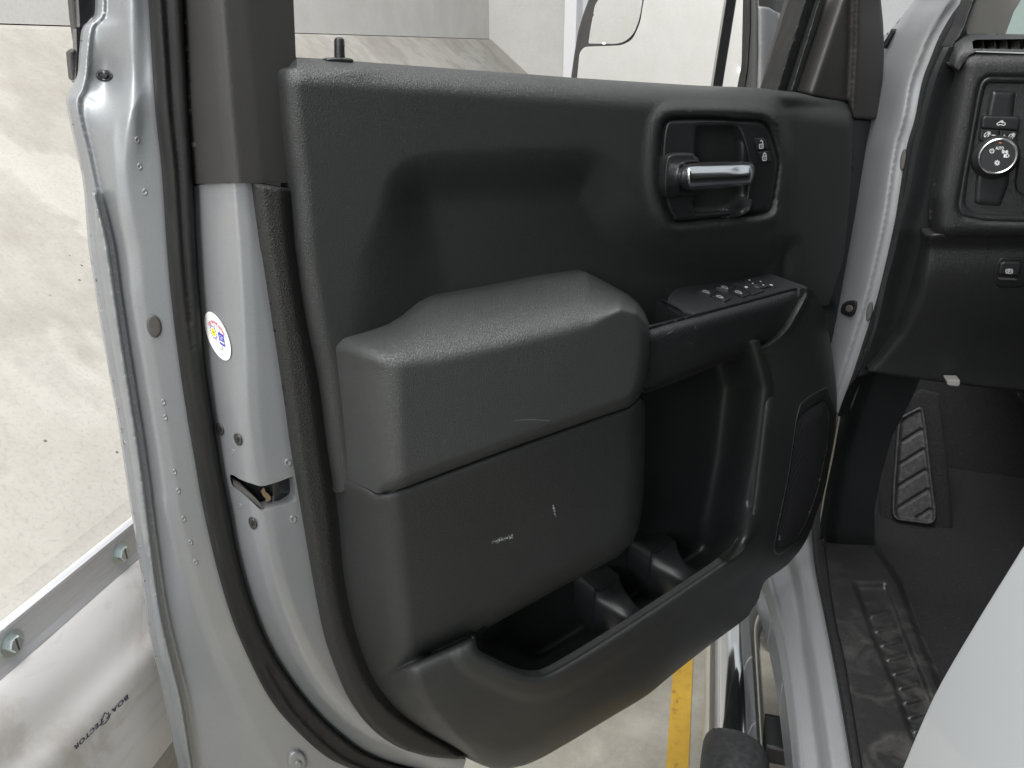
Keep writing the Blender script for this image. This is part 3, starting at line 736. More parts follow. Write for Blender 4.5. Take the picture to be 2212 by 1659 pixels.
surf('armrest', arm, arm_dep, DOOR, 'armrest_vinyl', door, step=6, skirt=0.05, extra=[resample(rb, 5, False)-np.array([k, k*0.6]) for k in (1.5, 4, 8, 13, 20)])

# lower bulge beneath the armrest
lowp = np.array([(714, 1022), (735, 1029), (792, 1052), (815, 1064), (835, 1063), (875, 1051), (992, 1008), (1158, 948), (1308, 895), (1358, 879), (1378, 862), (1392, 866), (1394, 900), (1393, 1000), (1389, 1080), (1381, 1135), (1366, 1172), (1335, 1203), (1200, 1275), (1040, 1364), (930, 1412), (862, 1443), (835, 1462), (806, 1468), (768, 1373), (742, 1256), (727, 1103)])
lrb = np.array([(1392, 866), (1394, 900), (1393, 1000), (1389, 1080), (1381, 1135), (1366, 1172), (1335, 1203), (1200, 1275), (1040, 1364), (930, 1412)])
lxf = np.array([(1000, 812), (1066, 822), (1106, 828), (1256, 842), (1373, 856), (1443, 872), (1480, 880)])
ltop = np.array([(714, 1022), (735, 1029), (792, 1052), (815, 1064), (835, 1063), (875, 1051), (992, 1008), (1158, 948), (1308, 895), (1358, 879), (1378, 862)])
lbase = rbf([(850, 1080, .088), (1100, 1000, .094), (1380, 900, .090), (1370, 1130, .078), (1100, 1300, .074), (880, 1430, .074), (1100, 1150, .078)])
def low_dep(x, y):
    l = np.interp(y, valley[:, 1], valley[:, 0]); f = np.interp(y, lxf[:, 0], lxf[:, 1])
    t = smin(np.clip((x-l)/(f-l), -1, 9), 1.0, 0.45)
    d = -0.034+(lbase(x, y)+0.034)*t
    d -= 0.030*circ(dline(lrb, x, y), 42)+0.012*circ(dline(ltop, x, y), 20)
    return d
exl = [resample(lrb, 6, False)-np.array([k, k*0.8]) for k in (2, 5, 10, 18, 30)]+[resample(ltop, 6, False)+np.array([0, k]) for k in (1.5, 4, 8, 14)]
# map pocket shell
rim = np.array([(1045, 1352), (1031, 1364), (1027, 1378), (1031, 1396), (1042, 1413), (1075, 1431), (1125, 1453), (1158, 1458), (1192, 1449), (1282, 1396), (1396, 1323), (1497, 1256), (1573, 1203), (1605, 1168), (1616, 1135), (1625, 1090), (1637, 986), (1649, 886), (1653, 836), (1645, 793), (1628, 760)])
rim_s = cm(rim, 5)
sil = np.array([(1790, 720), (1797, 760), (1806, 830), (1808, 886), (1800, 953), (1783, 1053), (1765, 1106), (1750, 1149), (1730, 1186), (1697, 1223), (1656, 1252), (1645, 1272), (1638, 1296), (1623, 1319), (1607, 1339), (1530, 1396), (1450, 1459), (1396, 1503), (1325, 1546), (1225, 1606), (1158, 1643), (1110, 1658), (1060, 1659), (1000, 1634)])
sil_s = cm(sil, 4)
shellp = np.vstack([rim_s, [(1640, 755), (1663, 746), (1688, 727), (1707, 707), (1735, 655), (1744, 634), (1744, 622)], cm([(1744, 621), (1757, 630), (1771, 653), (1782, 688), (1790, 720)], 4), sil_s[1:], [(972, 1609), (918, 1579), (858, 1536), (808, 1473), (790, 1440), (862, 1425)]])
pbase = rbf([(1158, 1458, .104), (1300, 1385, .104), (1400, 1323, .104), (1500, 1254, .103), (1607, 1166, .100), (1637, 986, .094), (1650, 886, .088), (1640, 757, .074), (1744, 630, .058), (1806, 830, .040), (1785, 1053, .052), (1650, 1256, .080), (1500, 1420, .088), (1400, 1490, .086), (1200, 1610, .080), (1040, 1640, .082), (1000, 1560, .094), (900, 1470, .090), (1027, 1400, .094), (1100, 1460, .101)])
bulge_bottom = np.array([(820, 1462), (862, 1443), (930, 1412), (1040, 1364), (1070, 1345)])
corner = np.array([(1425, 868), (1442, 872), (1490, 892), (1540, 925), (1580, 965), (1610, 1000), (1640, 1030), (1700, 1060)])
def pk_dep(x, y):
    d = pbase(x, y)
    f = np.interp(y, corner[:, 0], corner[:, 1]); l = np.interp(y, valley[:, 1], valley[:, 0])
    tl = smin(np.clip((x-l)/np.maximum(f-l, 8), -1, 9), 1.0, 0.40)
    d = -0.034+(d+0.034)*tl
    d -= 0.014*circ(dline(rim_s, x, y), 20)
    d -= 0.040*circ(dline(sil_s, x, y), 46)
    dr = dline(rim_s, x, y); d += 0.005*sst(62, 38, dr)*sst(1000, 1200, y)
    return d
ex2 = [resample(rim_s, 6, False)+np.array([k*0.75, k]) for k in (1.5, 4, 8, 13, 20)]+[resample(sil_s, 7, False)-np.array([k, k*0.9]) for k in (1.5, 4, 8, 14, 22, 32)]
bb = np.array([(700, 1530), (806, 1469), (862, 1443), (930, 1412), (1040, 1366), (1090, 1376), (1150, 1366), (1390, 1225)])
def trim_dep(x, y):
    side = y-np.interp(x, bb[:, 0], bb[:, 1]); up = low_dep(x, y); dn = pk_dep(x, y)
    t = sst(-7, 9, side); left = sst(790, 880, x);     t = np.where((x > 1396), 1.0, t)
    d = up+(dn-up)*t
    near = np.where(x < 1060, np.exp(-(np.abs(side-1)/15.0)), 0)
    return d-0.020*near*left
shellp = np.vstack([[(714, 1022), (735, 1029), (792, 1052), (815, 1064), (835, 1063), (875, 1051), (992, 1008), (1158, 948), (1308, 895), (1358, 879), (1378, 862), (1392, 866)], lrb[1:-2], [(1052, 1357)], rim_s, shellp[len(rim_s):-1], [(768, 1373), (742, 1256), (727, 1103)]])
surf('lower_trim', shellp, trim_dep, DOOR, 'panel_plastic', door, step=7, skirt=0.010, extra=exl+ex2+[resample(bb, 5, False)+np.array([0, k]) for k in (-14, -7, -3, 0, 3, 7, 14)])
# pocket liner: back wall, side wall and floor
lin = np.array([(1010, 1390), (1060, 1330), (1200, 1250), (1350, 1180), (1380, 900), (1370, 820), (1640, 735), (1672, 830), (1655, 1000), (1640, 1140), (1600, 1195), (1400, 1345), (1200, 1470), (1120, 1470), (1020, 1420)])
def lin_dep(x, y):
    d = np.full(x.shape, -0.030)
    xr = np.interp(y, [700, 836, 986, 1130], [1600, 1636, 1618, 1590]); d = d+0.110*sst(-80, 26, x-xr)
    dr = dline(rim_s[:-20], x, y); d = d+0.070*sst(52, 0, dr)*sst(1080, 1180, y)
    return d
ml = surf('pocket_liner', lin, lin_dep, DOOR, 'smooth_plastic', door, step=9, skirt=0.02)
# bottle dividers in the pocket
def fin(name, poly, pts):
    f = surf(name, cm(poly, 4, True), rbf(pts), DOOR, 'smooth_plastic', door, step=5, skirt=0.05, edge=(5, 0.004)); return f
fin('bottle_divider', [(1283, 1282), (1297, 1276), (1322, 1258), (1336, 1240), (1343, 1262), (1360, 1290), (1385, 1318), (1402, 1332), (1366, 1358), (1330, 1380), (1284, 1404)],
    [(1290, 1286, .030), (1330, 1312, .062), (1368, 1338, .085), (1336, 1240, .0), (1398, 1330, .072), (1284, 1400, -.01), (1330, 1376, .05)])
fin('bottle_divider', [(1404, 1203), (1420, 1192), (1440, 1178), (1458, 1166), (1466, 1192), (1482, 1218), (1505, 1240), (1524, 1248), (1488, 1274), (1450, 1298), (1404, 1324)],
    [(1410, 1206, .030), (1452, 1230, .062), (1490, 1256, .085), (1458, 1166, .0), (1520, 1246, .072), (1404, 1318, -.01), (1450, 1294, .05)])

# speaker grille
gr_out = rounded([(1788, 834), (1752, 852), (1728, 872), (1719, 905), (1700, 1036), (1678, 1139), (1669, 1188), (1678, 1200), (1690, 1196), (1732, 1164), (1754, 1122), (1779, 1052), (1797, 945), (1804, 880)], 8)
gr_in = rounded([(1780, 864), (1745, 885), (1724, 906), (1721, 930), (1706, 1040), (1684, 1145), (1680, 1180), (1690, 1184), (1722, 1160), (1745, 1118), (1768, 1050), (1787, 960), (1789, 880)], 7)
sp = surf('speaker_surround', gr_out, lambda x, y: pk_dep(x, y)+0.003, DOOR, 'smooth_plastic', door, holes=[gr_in], step=7, skirt=0.006, edge=(4, 0.003))
gm = surf('speaker_grille', gr_in, lambda x, y: pk_dep(x, y)+0.0015+0.004*sst(0, 22, sdf(gr_in, x, y)), DOOR, 'grille_mesh', door, step=7, skirt=0.004)

# pull trim strip with woven pattern
ptr = np.array([(1404, 711), (1408, 706), (1502, 682), (1600, 656), (1690, 631), (1722, 623), (1728, 628), (1726, 648), (1706, 683), (1680, 720), (1664, 737), (1639, 750), (1557, 778), (1464, 816), (1394, 840), (1390, 820), (1399, 781)])
ptb = rbf([(1404, 709, .086), (1725, 625, .066), (1392, 839, .074), (1640, 750, .066), (1500, 740, .084), (1650, 690, .074)])
ptt = np.array([(1404, 709), (1502, 682), (1600, 656), (1722, 623)]); ptl = np.array([(1728, 628), (1726, 648), (1706, 683), (1680, 720), (1664, 737), (1639, 750), (1557, 778), (1464, 816), (1394, 840)])
def pt_dep(x, y): return ptb(x, y)-0.020*circ(dline(ptt, x, y), 30)-0.016*circ(dline(ptl, x, y), 22)
surf('pull_trim', ptr, pt_dep, DOOR, 'carbon_trim', door, step=6, skirt=0.006, extra=[resample(ptt, 6, False)+np.array([0, k]) for k in (1, 3, 6, 11, 18)]+[resample(ptl, 6, False)-np.array([k*.6, k]) for k in (1, 3, 6, 11)])
surf('pull_trim_edge', np.array([(1722, 622), (1744, 622), (1746, 634), (1736, 656), (1708, 708), (1689, 729), (1663, 748), (1636, 761), (1556, 786), (1462, 824), (1394, 850), (1392, 836), (1464, 812), (1557, 774), (1639, 746), (1660, 735), (1678, 716), (1704, 680), (1722, 648)]), lambda x, y: ptb(x, y)-0.019, DOOR, 'gap_black', door, step=8, skirt=0.03)
for nm in ('pull_trim_edge',):
    pass
surf('pocket_collar', np.array([(1742, 622), (1746, 624), (1749, 633), (1739, 657), (1710, 711), (1691, 732), (1664, 751), (1637, 763), (1634, 759), (1662, 746), (1687, 727), (1706, 706), (1734, 655), (1744, 633)]), lambda x, y: ptb(x, y)+0.002, DOOR, 'panel_plastic', door, step=4, skirt=0.03)

# switch panel
swp = np.array([(1442, 650), (1444, 640), (1452, 630), (1464, 622), (1478, 619), (1540, 611), (1602, 603), (1650, 593), (1661, 590), (1700, 604), (1737, 617), (1742, 622), (1722, 625), (1690, 634), (1600, 659), (1502, 686), (1492, 677)])
swb = rbf([(1464, 622, -.020), (1602, 603, -.022), (1661, 590, -.022), (1742, 622, .060), (1690, 634, .063), (1600, 659, .069), (1498, 682, .074), (1444, 642, .000)])
def sw_dep(x, y):
    e = dline(np.array([(1440, 652), (1492, 679), (1500, 686)]), x, y); e2 = dline(np.array([(1498, 683), (1600, 657), (1722, 625)]), x, y)
    return swb(x, y)-0.008*circ(e, 14)-0.006*circ(e2, 8)
sw = surf('switch_panel', swp, sw_dep, DOOR, 'button_plastic', door, step=5, skirt=0.012, sdir=(0, 0, 1))
ef = surf('switch_panel_end', np.array([(1441, 650), (1493, 677), (1502, 686), (1500, 706), (1436, 716), (1437, 690)]), lambda x, y: swb(np.minimum(x, 1500), 650+(x-1441)*0.52)-0.003, DOOR, 'smooth_plastic', door, step=8, skirt=0.02)
surf('pull_rim', np.array([(1404, 707), (1500, 681), (1600, 655), (1722, 622), (1723, 625), (1600, 659), (1501, 686), (1404, 713)]), lambda x, y: ptb(x, y)-0.012, DOOR, 'gloss_black', door, step=5, skirt=0.004)
def swdn(dx): return lambda x, y: swb(x, y)+dx
for poly in ([(1508, 629), (1522, 623.5), (1553, 627.5), (1534, 639)], [(1535, 639.3), (1554, 628.5), (1570, 637), (1579, 644), (1567, 651), (1560, 650)],
             [(1546, 621), (1556, 616.5), (1592, 618.5), (1575, 628)], [(1576, 628.5), (1593, 619.3), (1611, 628), (1620, 636), (1603, 642)],
             [(1581, 612), (1601, 606), (1622, 613), (1652, 628), (1624, 637), (1599, 620)]):
    surf('window_switch', rounded(poly, 2.5), swdn(0.0075), DOOR, 'button_plastic', door, step=3, skirt=0.006, edge=(4, 0.003), sdir=(0, 0, 1))
dm = surf('mirror_dial', ellipse(1635, 611.5, 29, 10, 6), lambda x, y: swb(x, y)+0.009, DOOR, 'button_plastic', door, step=4, skirt=0.008, edge=(7, 0.004), sdir=(0, 0, 1))
d2 = surf('dial_ring', ellipse(1633, 609.5, 20, 6.5, 6), lambda x, y: swb(x, y)+0.0105, DOOR, 'smooth_plastic', None, step=4, skirt=0.003, edge=(4, 0.002), sdir=(0, 0, 1)); relink(d2, dm)
d3 = surf('fold_button', ellipse(1668, 616, 10, 5, 8), swdn(0.005), DOOR, 'button_plastic', door, step=3, skirt=0.004, edge=(3, 0.002), sdir=(0, 0, 1))
def mk(cx, cy, s, dz):
    a = np.array([(-7, -2.4), (-2, -3.0), (4, -0.8), (7.5, 2.6), (5.5, 3.2), (-6, -0.4), (-7, -2.4)])*s+np.array([cx, cy])
    return [tuple(p) for p in a]
strokes('switch_symbol', [mk(1525, 630, 1, 0), mk(1555, 641, 1, 0), mk(1565, 620.5, 1, 0), mk(1595, 631, 1, 0)], 1.1, DOOR, swdn(0.0081), 'symbol_dim', sw)
for c in ((1612, 620, 5.0, 2.6), (1619, 605, 3.0, 1.2), (1643, 608, 2.4, 1.2), (1626, 612, 2.6, 1.2), (1649, 615.5, 3.0, 1.3), (1666, 615.5, 5, 1.7)):
    surf('switch_symbol', ellipse(c[0], c[1], c[2]*0.8, c[3]*0.8, 12, 12), swdn(0.0081 if c[0] == 1612 else 0.0118), DOOR, 'symbol_dim', sw, step=2, skirt=0)

# handle bezel
hole = cm([(1503, 281), (1505, 274), (1513, 270), (1550, 270), (1583, 271), (1596, 280), (1607, 309), (1615, 343), (1617, 372), (1615, 400), (1608, 438), (1598, 451), (1575, 455), (1512, 460), (1503, 455), (1495, 437), (1499, 420), (1500, 350), (1499, 330)], 4, True)
escp = np.array([(1439, 352), (1444, 338), (1458, 331), (1496, 330), (1510, 345)])
def bz_dep(x, y):
    d = np.full(x.shape, 0.001)
    d += 0.004*sst(1590, 1560, x)
    return d
bz = surf('handle_bezel', bez, bz_dep, DOOR, 'smooth_plastic', door, holes=[hole], step=6, skirt=0.02, edge=(8, 0.007))
cu = surf('handle_cup', cm([(1490, 262), (1600, 262), (1625, 340), (1624, 400), (1610, 462), (1500, 470), (1486, 440), (1490, 350)], 5, True),
          lambda x, y: -0.046+0.040*sst(1555, 1612, x)+0.034*sst(418, 458, y)+0.006*np.exp(-((x-1562)/6.)**2), DOOR, 'smooth_plastic', door, step=5, skirt=0)
esc = np.array([(1437, 356), (1440, 342), (1446, 335), (1459, 331), (1494, 330.5), (1501, 336), (1508, 342), (1509, 350), (1486, 352), (1474, 357), (1468, 366), (1466, 390), (1468, 408), (1475, 417), (1502, 417), (1502, 421), (1470, 424), (1450, 428), (1436, 424), (1434, 390)])
surf('handle_escutcheon', cm(esc, 3, True), lambda x, y: 0.017+0*x-0.004*sst(400, 428, y), DOOR, 'smooth_plastic', door, step=4, skirt=0.018, edge=(6, 0.006))
hdl = cm([(1470, 368), (1472, 362), (1479, 357), (1503, 353.5), (1560, 352), (1618, 351), (1626, 354), (1630, 364), (1629, 380), (1624, 395), (1617, 399), (1580, 404), (1548, 407), (1488, 411), (1478, 410), (1472, 402), (1469, 388)], 5, True)
hp_ = np.array([(1470, 353), (1618, 351)])
def hd_dep(x, y):
    yc = np.interp(x, [1470, 1625], [382, 376]); h = np.interp(x, [1470, 1625], [29, 25])
    t = (y-yc)/h
    d = 0.041-0.014*np.abs(t)**2.2+0*x
    d -= 0.012*sst(1492, 1470, x)+0.006*sst(1618, 1630, x)
    d -= 0.0022*np.exp(-(((x-1600)/16.)**2+((y-366)/6.)**2))
    return d
surf('pull_handle', hdl, hd_dep, DOOR, 'handle_chrome', door, step=3, skirt=0.012, edge=(6, 0.007))
for k, (poly, sym) in enumerate((([(1630, 298), (1650, 297.5), (1655, 305), (1659, 322), (1637, 324)], 0), ([(1637.5, 328), (1660, 325.5), (1665, 346), (1662, 350.5), (1647, 351)], 1))):
    surf('button_gap', rounded(np.array(poly)+(np.array(poly)-np.mean(poly, 0))*0.10, 3), lambda x, y: bz_dep(x, y)+0.0006, DOOR, 'gap_black', door, step=4, skirt=0)
    lb = surf('lock_button', rounded(poly, 2.5), lambda x, y: bz_dep(x, y)+0.0035, DOOR, 'button_plastic', door, step=3, skirt=0.004, edge=(3, 0.002))
    c = np.array([(1644.5, 311), (1651.5, 337)][k])
    body = [(-4, 1), (4, 0), (3.6, 9), (-3.4, 9.6), (-4, 1)]; arc = [(-2.6, 1), (-2.4, -4), (0.5, -7), (3, -4), (3.2, 0)] if k else [(3, 0), (3.2, -5), (0.6, -8), (-2, -6)]
    strokes('lock_symbol', [[tuple(c+np.array(p)) for p in body], [tuple(c+np.array(p)) for p in arc], [tuple(c+(0, 4)), tuple(c+(0, 6))]], 1.7, DOOR, lambda x, y: bz_dep(x, y)+0.0042, 'symbol_white', lb)

# scuffs on the lower panel
for pts, n in (([(1195, 1092), (1199, 1114)], 50), ([(1064, 1171), (1108, 1159)], 130)):
    vs = []
    a, b = np.array(pts[0]), np.array(pts[1])
    polys = []
    for i in range(n):
        t = random.random(); c = a+(b-a)*t+np.array([random.gauss(0, 1.0), random.gauss(0, 2.2 if n > 40 else 1.5)]); s = random.uniform(0.15, 0.5); a_ = random.uniform(0, 6.28)
        polys.append([tuple(c), tuple(c+np.array((math.cos(a_), math.sin(a_)))*s)])
    strokes('paint_scuff', polys, 0.85, DOOR, lambda x, y: low_dep(x, y)+0.0006, 'scuff_white', door)

strokes('scratch', [[(1111, 908), (1150, 906), (1188, 909)], [(957, 960), (963, 948)]], 0.8, DOOR, lambda x, y: arm_dep(x, y)+0.0006, 'dust_grey', door)
strokes('scratch', [[(1500, 703), (1503, 708)], [(1502, 708), (1505, 713)], [(1486, 738), (1498, 744)], [(1440, 722), (1452, 716)], [(1560, 700), (1562, 697)]], 0.9, DOOR, lambda x, y: pt_dep(x, y)+0.0006, 'dust_grey', door)
lint = []
for i in range(60):
    x, y = random.uniform(660, 1280), random.uniform(230, 580); a = random.uniform(0, 6.28); l = random.uniform(0.6, 1.8); lint.append([(x, y), (x+l*math.cos(a), y+l*math.sin(a))])
o_ = strokes('lint', lint, 0.7, DOOR, lambda x, y: up_dep(x, y)+0.0007, 'dust_grey', door); o_['kind'] = 'stuff'
# sail trim and run channels at the front of the window
sl = np.array([(1781, -25), (1770, 30), (1745, 105), (1713, 199), (1733, 203), (1760, 210), (1800, 216), (1830, 221), (1843, 256), (1898, 258), (1907, 179), (1910, 110), (1908, 51), (1903, 0), (1901, -25)])
def sail_dep(x, y):
    xl_ = np.interp(y, [-25, 0, 199], [1790, 1781, 1714]); xm = np.interp(y, [-25, 102, 230], [1851, 1848, 1841])
    d = -0.075+0.033*sst(0, 46, x-xl_)
    d += 0.012*sst(-13, 5, x-xm)-0.004
    d -= 0.0
    return d
sail_dep.lines = [np.array([(1851, -25), (1848, 102), (1841, 230)]), np.array([(1839, -25), (1836, 102), (1829, 230)])]
surf('sail_trim', sl, sail_dep, DOOR, 'frame_plastic', door, step=7, skirt=0.05, edge=(6, 0.006))
for nm, a0, a1, b0, b1, dep, mat in (('run_channel', 1768, 1784, 1706, 1717, -0.066, 'smooth_plastic'), ('run_channel_groove', 1757, 1770, 1693, 1708, -0.082, 'gap_black'), ('glass_run_rubber', 1738, 1760, 1675, 1695, -0.074, 'rubber'), ('run_channel', 1728, 1742, 1672, 1679, -0.10, 'frame_plastic')):
    surf(nm, np.array([(a0+6, -25), (a1+6, -25), (a1, 0), (b1, 203), (b0, 200), (a0, 0)]), dep, DOOR, mat, door, step=8, skirt=0.03, edge=(4, 0.004))

# door outside: skin, exterior handle end, mirror
def pj(P):
    q = np.array(P, float)-CAM; d = q @ FV; return (CX+FPX*(q @ RV)/d, CY-FPX*(q @ UV)/d)
def dp(u, z, w): return CAM-DN*(0.75-w)+DU*u+np.array([0, 0, z-HC])
skin = np.vstack([[(230, 60), (640, 160), (1690, 230), (1800, 260)], [pj(dp(u, z, -0.172)) for u, z in ((1.30, 1.1), (1.28, 0.80), (1.22, 0.66), (1.10, 0.585), (0.80, 0.565), (0.50, 0.555), (0.25, 0.545), (0.13, 0.56))], [p for p in hem[::-6] if 70 < p[1] < 1560]+np.array([8, 0])])
surf('outer_skin', skin, -0.172, DOOR, 'silver_paint', door, step=60, skirt=0.015)
def door_box(name, u0, u1, z0, z1, w0, w1, mat):
    P = [dp(u, z, w) for u in (u0, u1) for z in (z0, z1) for w in (w0, w1)]
    me = bpy.data.meshes.new(name); me.from_pydata([tuple(p) for p in P], [], [(0, 1, 3, 2), (4, 6, 7, 5), (0, 4, 5, 1), (2, 3, 7, 6), (0, 2, 6, 4), (1, 5, 7, 3)]); o = link(name, me, mat); relink(o, door); return o
door_box('window_pillar_cover', 0.135, 0.33, 1.42, 1.95, -0.215, -0.190, 'gloss_black')
eh = surf('exterior_handle', np.array([(152, -25), (172, -25), (171, 10), (180, 65), (168, 100), (165, 88), (158, 40)]), -0.215, DOOR, 'frame_plastic', door, step=8, skirt=0.03, edge=(4, 0.004))
e2 = surf('exterior_handle', np.array([(168, -25), (209, -25), (208, 22), (202, 34), (181, 56), (173, 60), (172, 40)]), -0.185, DOOR, 'gloss_black', door, step=8, skirt=0.03)
e3 = surf('exterior_handle', rounded([(150, 112), (163, 104), (168, 150), (172, 150), (165, 178), (156, 172)], 4), -0.205, DOOR, 'frame_plastic', door, step=6, skirt=0.03, edge=(3, 0.003))
e4 = surf('exterior_handle', np.array([(165, 62), (177, 62), (173, 130), (172, 165), (163, 180), (166, 110)]), -0.190, DOOR, 'gap_black', door, step=8, skirt=0.03)
joinm([eh, e3]); joinm([e2, e4]); e2.name = 'handle_base'

MIR = Base(DOOR.one(1430, 90, -0.34), (-0.342, -0.940, 0.090))
SPOT = Base(MIR.one(1330, 50, 0.004), (-0.37, -0.93, 0.024))
hous = surf('mirror_housing', np.array([(1283, -60), (1271, 0), (1259, 33), (1249, 67), (1240, 120), (1233, 172), (1234, 230), (1600, 240), (1672, 215), (1673, 190), (1681, 133), (1682, 90), (1679, 27), (1666, -60)]), lambda x, y: 0.0-0.05*sst(1630, 1690, x), MIR, 'frame_plastic', door, step=10, skirt=0.13, edge=(9, 0.012))
spot = rounded([(1312, -40), (1292, 0), (1285, 12), (1275, 66), (1271, 94), (1330, 95), (1350, 90), (1369, 73), (1382, 40), (1392, -40)], [4, 4, 6, 4, 4, 10, 14, 14, 20, 4])
main = rounded([(1396, -40), (1390, 0), (1383, 50), (1366, 86), (1343, 98), (1262, 101), (1252, 114), (1246, 175), (1248, 225), (1585, 230), (1598, 177), (1602, 133), (1605, 0), (1606, -40)], [4, 4, 20, 16, 12, 8, 8, 6, 6, 12, 10, 6, 6, 4])
ms = surf('spot_mirror', spot, 0.0, SPOT, 'mirror_glass', None, step=8, skirt=0.001); relink(ms, hous)
mm_ = surf('mirror_face', main, 0.004, MIR, 'mirror_glass', None, step=20, skirt=0.001); relink(mm_, hous)
gk = surf('mirror_gasket', np.array([(1606, -40), (1620, -40), (1620, 60), (1614, 150), (1606, 200), (1584, 226), (1590, 200), (1602, 140), (1606, 0)]), 0.006, MIR, 'rubber', None, step=8, skirt=0.01); relink(gk, hous)
sc = surf('mirror_shell', np.array([(1636, -60), (1639, 13), (1660, 16), (1679, 27), (1682, 133), (1672, 195), (1650, 230), (1634, 220), (1638, 120)]), lambda x, y: 0.003-0.05*sst(1640, 1690, x), MIR, 'shell_grey', None, step=8, skirt=0.05, edge=(5, 0.004)); relink(sc, hous)

# plugs, screws, spot welds on the painted steel
def plug(x, y, rx, ry, rot, dep, mat, h=0.0025):
    return surf('hole_plug', ellipse(x, y, rx, ry, rot), lambda X, Y: dep(X, Y)+h, DOOR, mat, door, step=3.5, skirt=h+0.002, edge=(min(rx, ry)*0.4, h*0.7))
plug(333, 705, 16, 25, -10, shell_dep, 'plug_grey')
pg = plug(225, 163, 18, 13, 5, shell_dep, 'gloss_black')
q = surf('plug_centre', ellipse(225, 164, 8, 6, 0), lambda X, Y: shell_dep(X, Y)+0.005, DOOR, 'gap_black', None, step=3, skirt=0.003, edge=(3, 0.002)); relink(q, pg)
pw = plug(642, 1646, 21, 24, 0, shell_dep, 'silver_paint', 0.006)
q = surf('plug_centre', ellipse(645, 1652, 8, 8, 0), lambda X, Y: shell_dep(X, Y)+0.009, DOOR, 'silver_paint', None, step=3, skirt=0.004, edge=(3, 0.002)); relink(q, pw)
for x, y in ((475, 928), (514, 950), (546, 1131)):
    s = surf('torx_screw', ellipse(x, y, 7.6, 13.5, -18), lambda X, Y: shut_dep(X, Y)+0.004, DOOR, 'screw_metal', door, step=3, skirt=0.005, edge=(3.5, 0.003))
    a = np.linspace(0, 2*math.pi, 25)[:-1]; r = 1+0.28*np.cos(6*a)
    st_ = np.stack([x+3.2*r*np.cos(a)-1.0*r*np.sin(a), y+5.6*r*np.sin(a)+0.8*np.cos(a)], 1)
    q = surf('screw_socket', st_, lambda X, Y: shut_dep(X, Y)+0.0044, DOOR, 'gap_black', None, step=2, skirt=0); relink(q, s)
for x, y, dep, r in ((297, 303, 1, 8), (302, 360, 1, 8), (313, 415, 1, 8), (353, 869, 1, 7), (357, 902, 1, 7), (377, 1020, 1, 7), (385, 1061, 1, 7), (397, 1121, 1, 7), (412, 1172, 1, 7), (423, 1215, 1, 7), (502, 977, 0, 7), (518, 1093, 0, 6), (623, 1000, 0, 9), (634, 1122, 0, 9)):
    f = shell_dep if dep else shut_dep
    surf('spot_weld', ellipse(x, y, r*0.72 if x < 600 else r*0.9, r, -15), lambda X, Y, f=f, x=x, y=y, r=r: f(X, Y)+0.0012-0.0012*np.exp(-((X-x)**2+(Y-y)**2)/(0.16*r*r)), DOOR, 'silver_paint', door, step=2.2, skirt=0.0015, edge=(r*0.5, 0.0010))

# assembly sticker
CS = np.array([470.5, 726.5]); EX = np.array([26.8, 18.0]); EY = np.array([-8.8, -49.0])     # half axes: right and up in the sticker
def sdp(h): return lambda x, y: shut_dep(x, y)+h
a = np.linspace(0, 2*math.pi, 48, endpoint=False)
stk = surf('assembly_sticker', CS+np.cos(a)[:, None]*EX*1.0+np.sin(a)[:, None]*EY*1.0, sdp(0.0022), DOOR, 'sticker_white', door, step=4, skirt=0.002)
def SP(u, v): return CS+u*EX+v*EY
def arcfn(tx, ty):
    th = math.radians(150)-tx*math.radians(128); r = 0.60+0.15*ty
    q = CS+(r*np.cos(th)*1.08)[:, None]*EX+(r*np.sin(th)*0.98-0.08)[:, None]*EY
    return DOOR(q[:, 0], q[:, 1], shut_dep(q[:, 0], q[:, 1])+0.0026)
text('sticker_text', 'FORT WAYNE ASSEMBLY', arcfn, 'sticker_red', stk, 1.0, 0.0, 0.02)
strokes('sticker_outline', [[tuple(SP(*p)) for p in [(-.18, .42), (-.12, .44), (.22, .46), (.26, .40), (.26, -.50), (.2, -.46), (.14, -.58), (.05, -.52), (-.02, -.60), (-.1, -.52), (-.22, -.52), (-.2, -.36), (-.14, -.2), (-.18, .42)]]], 0.9, DOOR, sdp(0.0025), 'sticker_line', stk)
q = surf('sticker_emblem', np.array([SP(.06, .24), SP(.52, .24), SP(.52, -.30), SP(.06, -.30)]), sdp(0.0029), DOOR, 'sticker_blue', None, step=4, skirt=0); relink(q, stk)
text('sticker_text', 'GM', onsurf(DOOR, SP(.14, -.06), SP(.44, -.06)-SP(.14, -.06), SP(.14, .14)-SP(.14, -.06), sdp(0.0033)), 'symbol_white', stk)
strokes('sticker_text', [[tuple(SP(.14, -.16)), tuple(SP(.44, -.16))]], 3.0, DOOR, sdp(0.0033), 'symbol_white', stk)
gear = [SP(-.34+.235*(1+.16*math.cos(14*t))*math.cos(t), .06+.27*(1+.16*math.cos(14*t))*math.sin(t)) for t in np.linspace(0, 2*math.pi, 113)[:-1]]
q = surf('sticker_emblem', np.array(gear), sdp(0.0027), DOOR, 'sticker_blue', None, step=4, skirt=0); relink(q, stk)
q = surf('sticker_emblem', np.array([SP(-.34+.205*math.cos(t), .06+.235*math.sin(t)) for t in np.linspace(0, 2*math.pi, 25)[:-1]]), sdp(0.0029), DOOR, 'sticker_white', None, step=4, skirt=0); relink(q, stk)
q = surf('sticker_emblem', np.array([SP(-.34+.16*math.cos(t), .06+.19*math.sin(t)) for t in np.linspace(0, 2*math.pi, 25)[:-1]]), sdp(0.0031), DOOR, 'sticker_yellow', None, step=4, skirt=0); relink(q, stk)
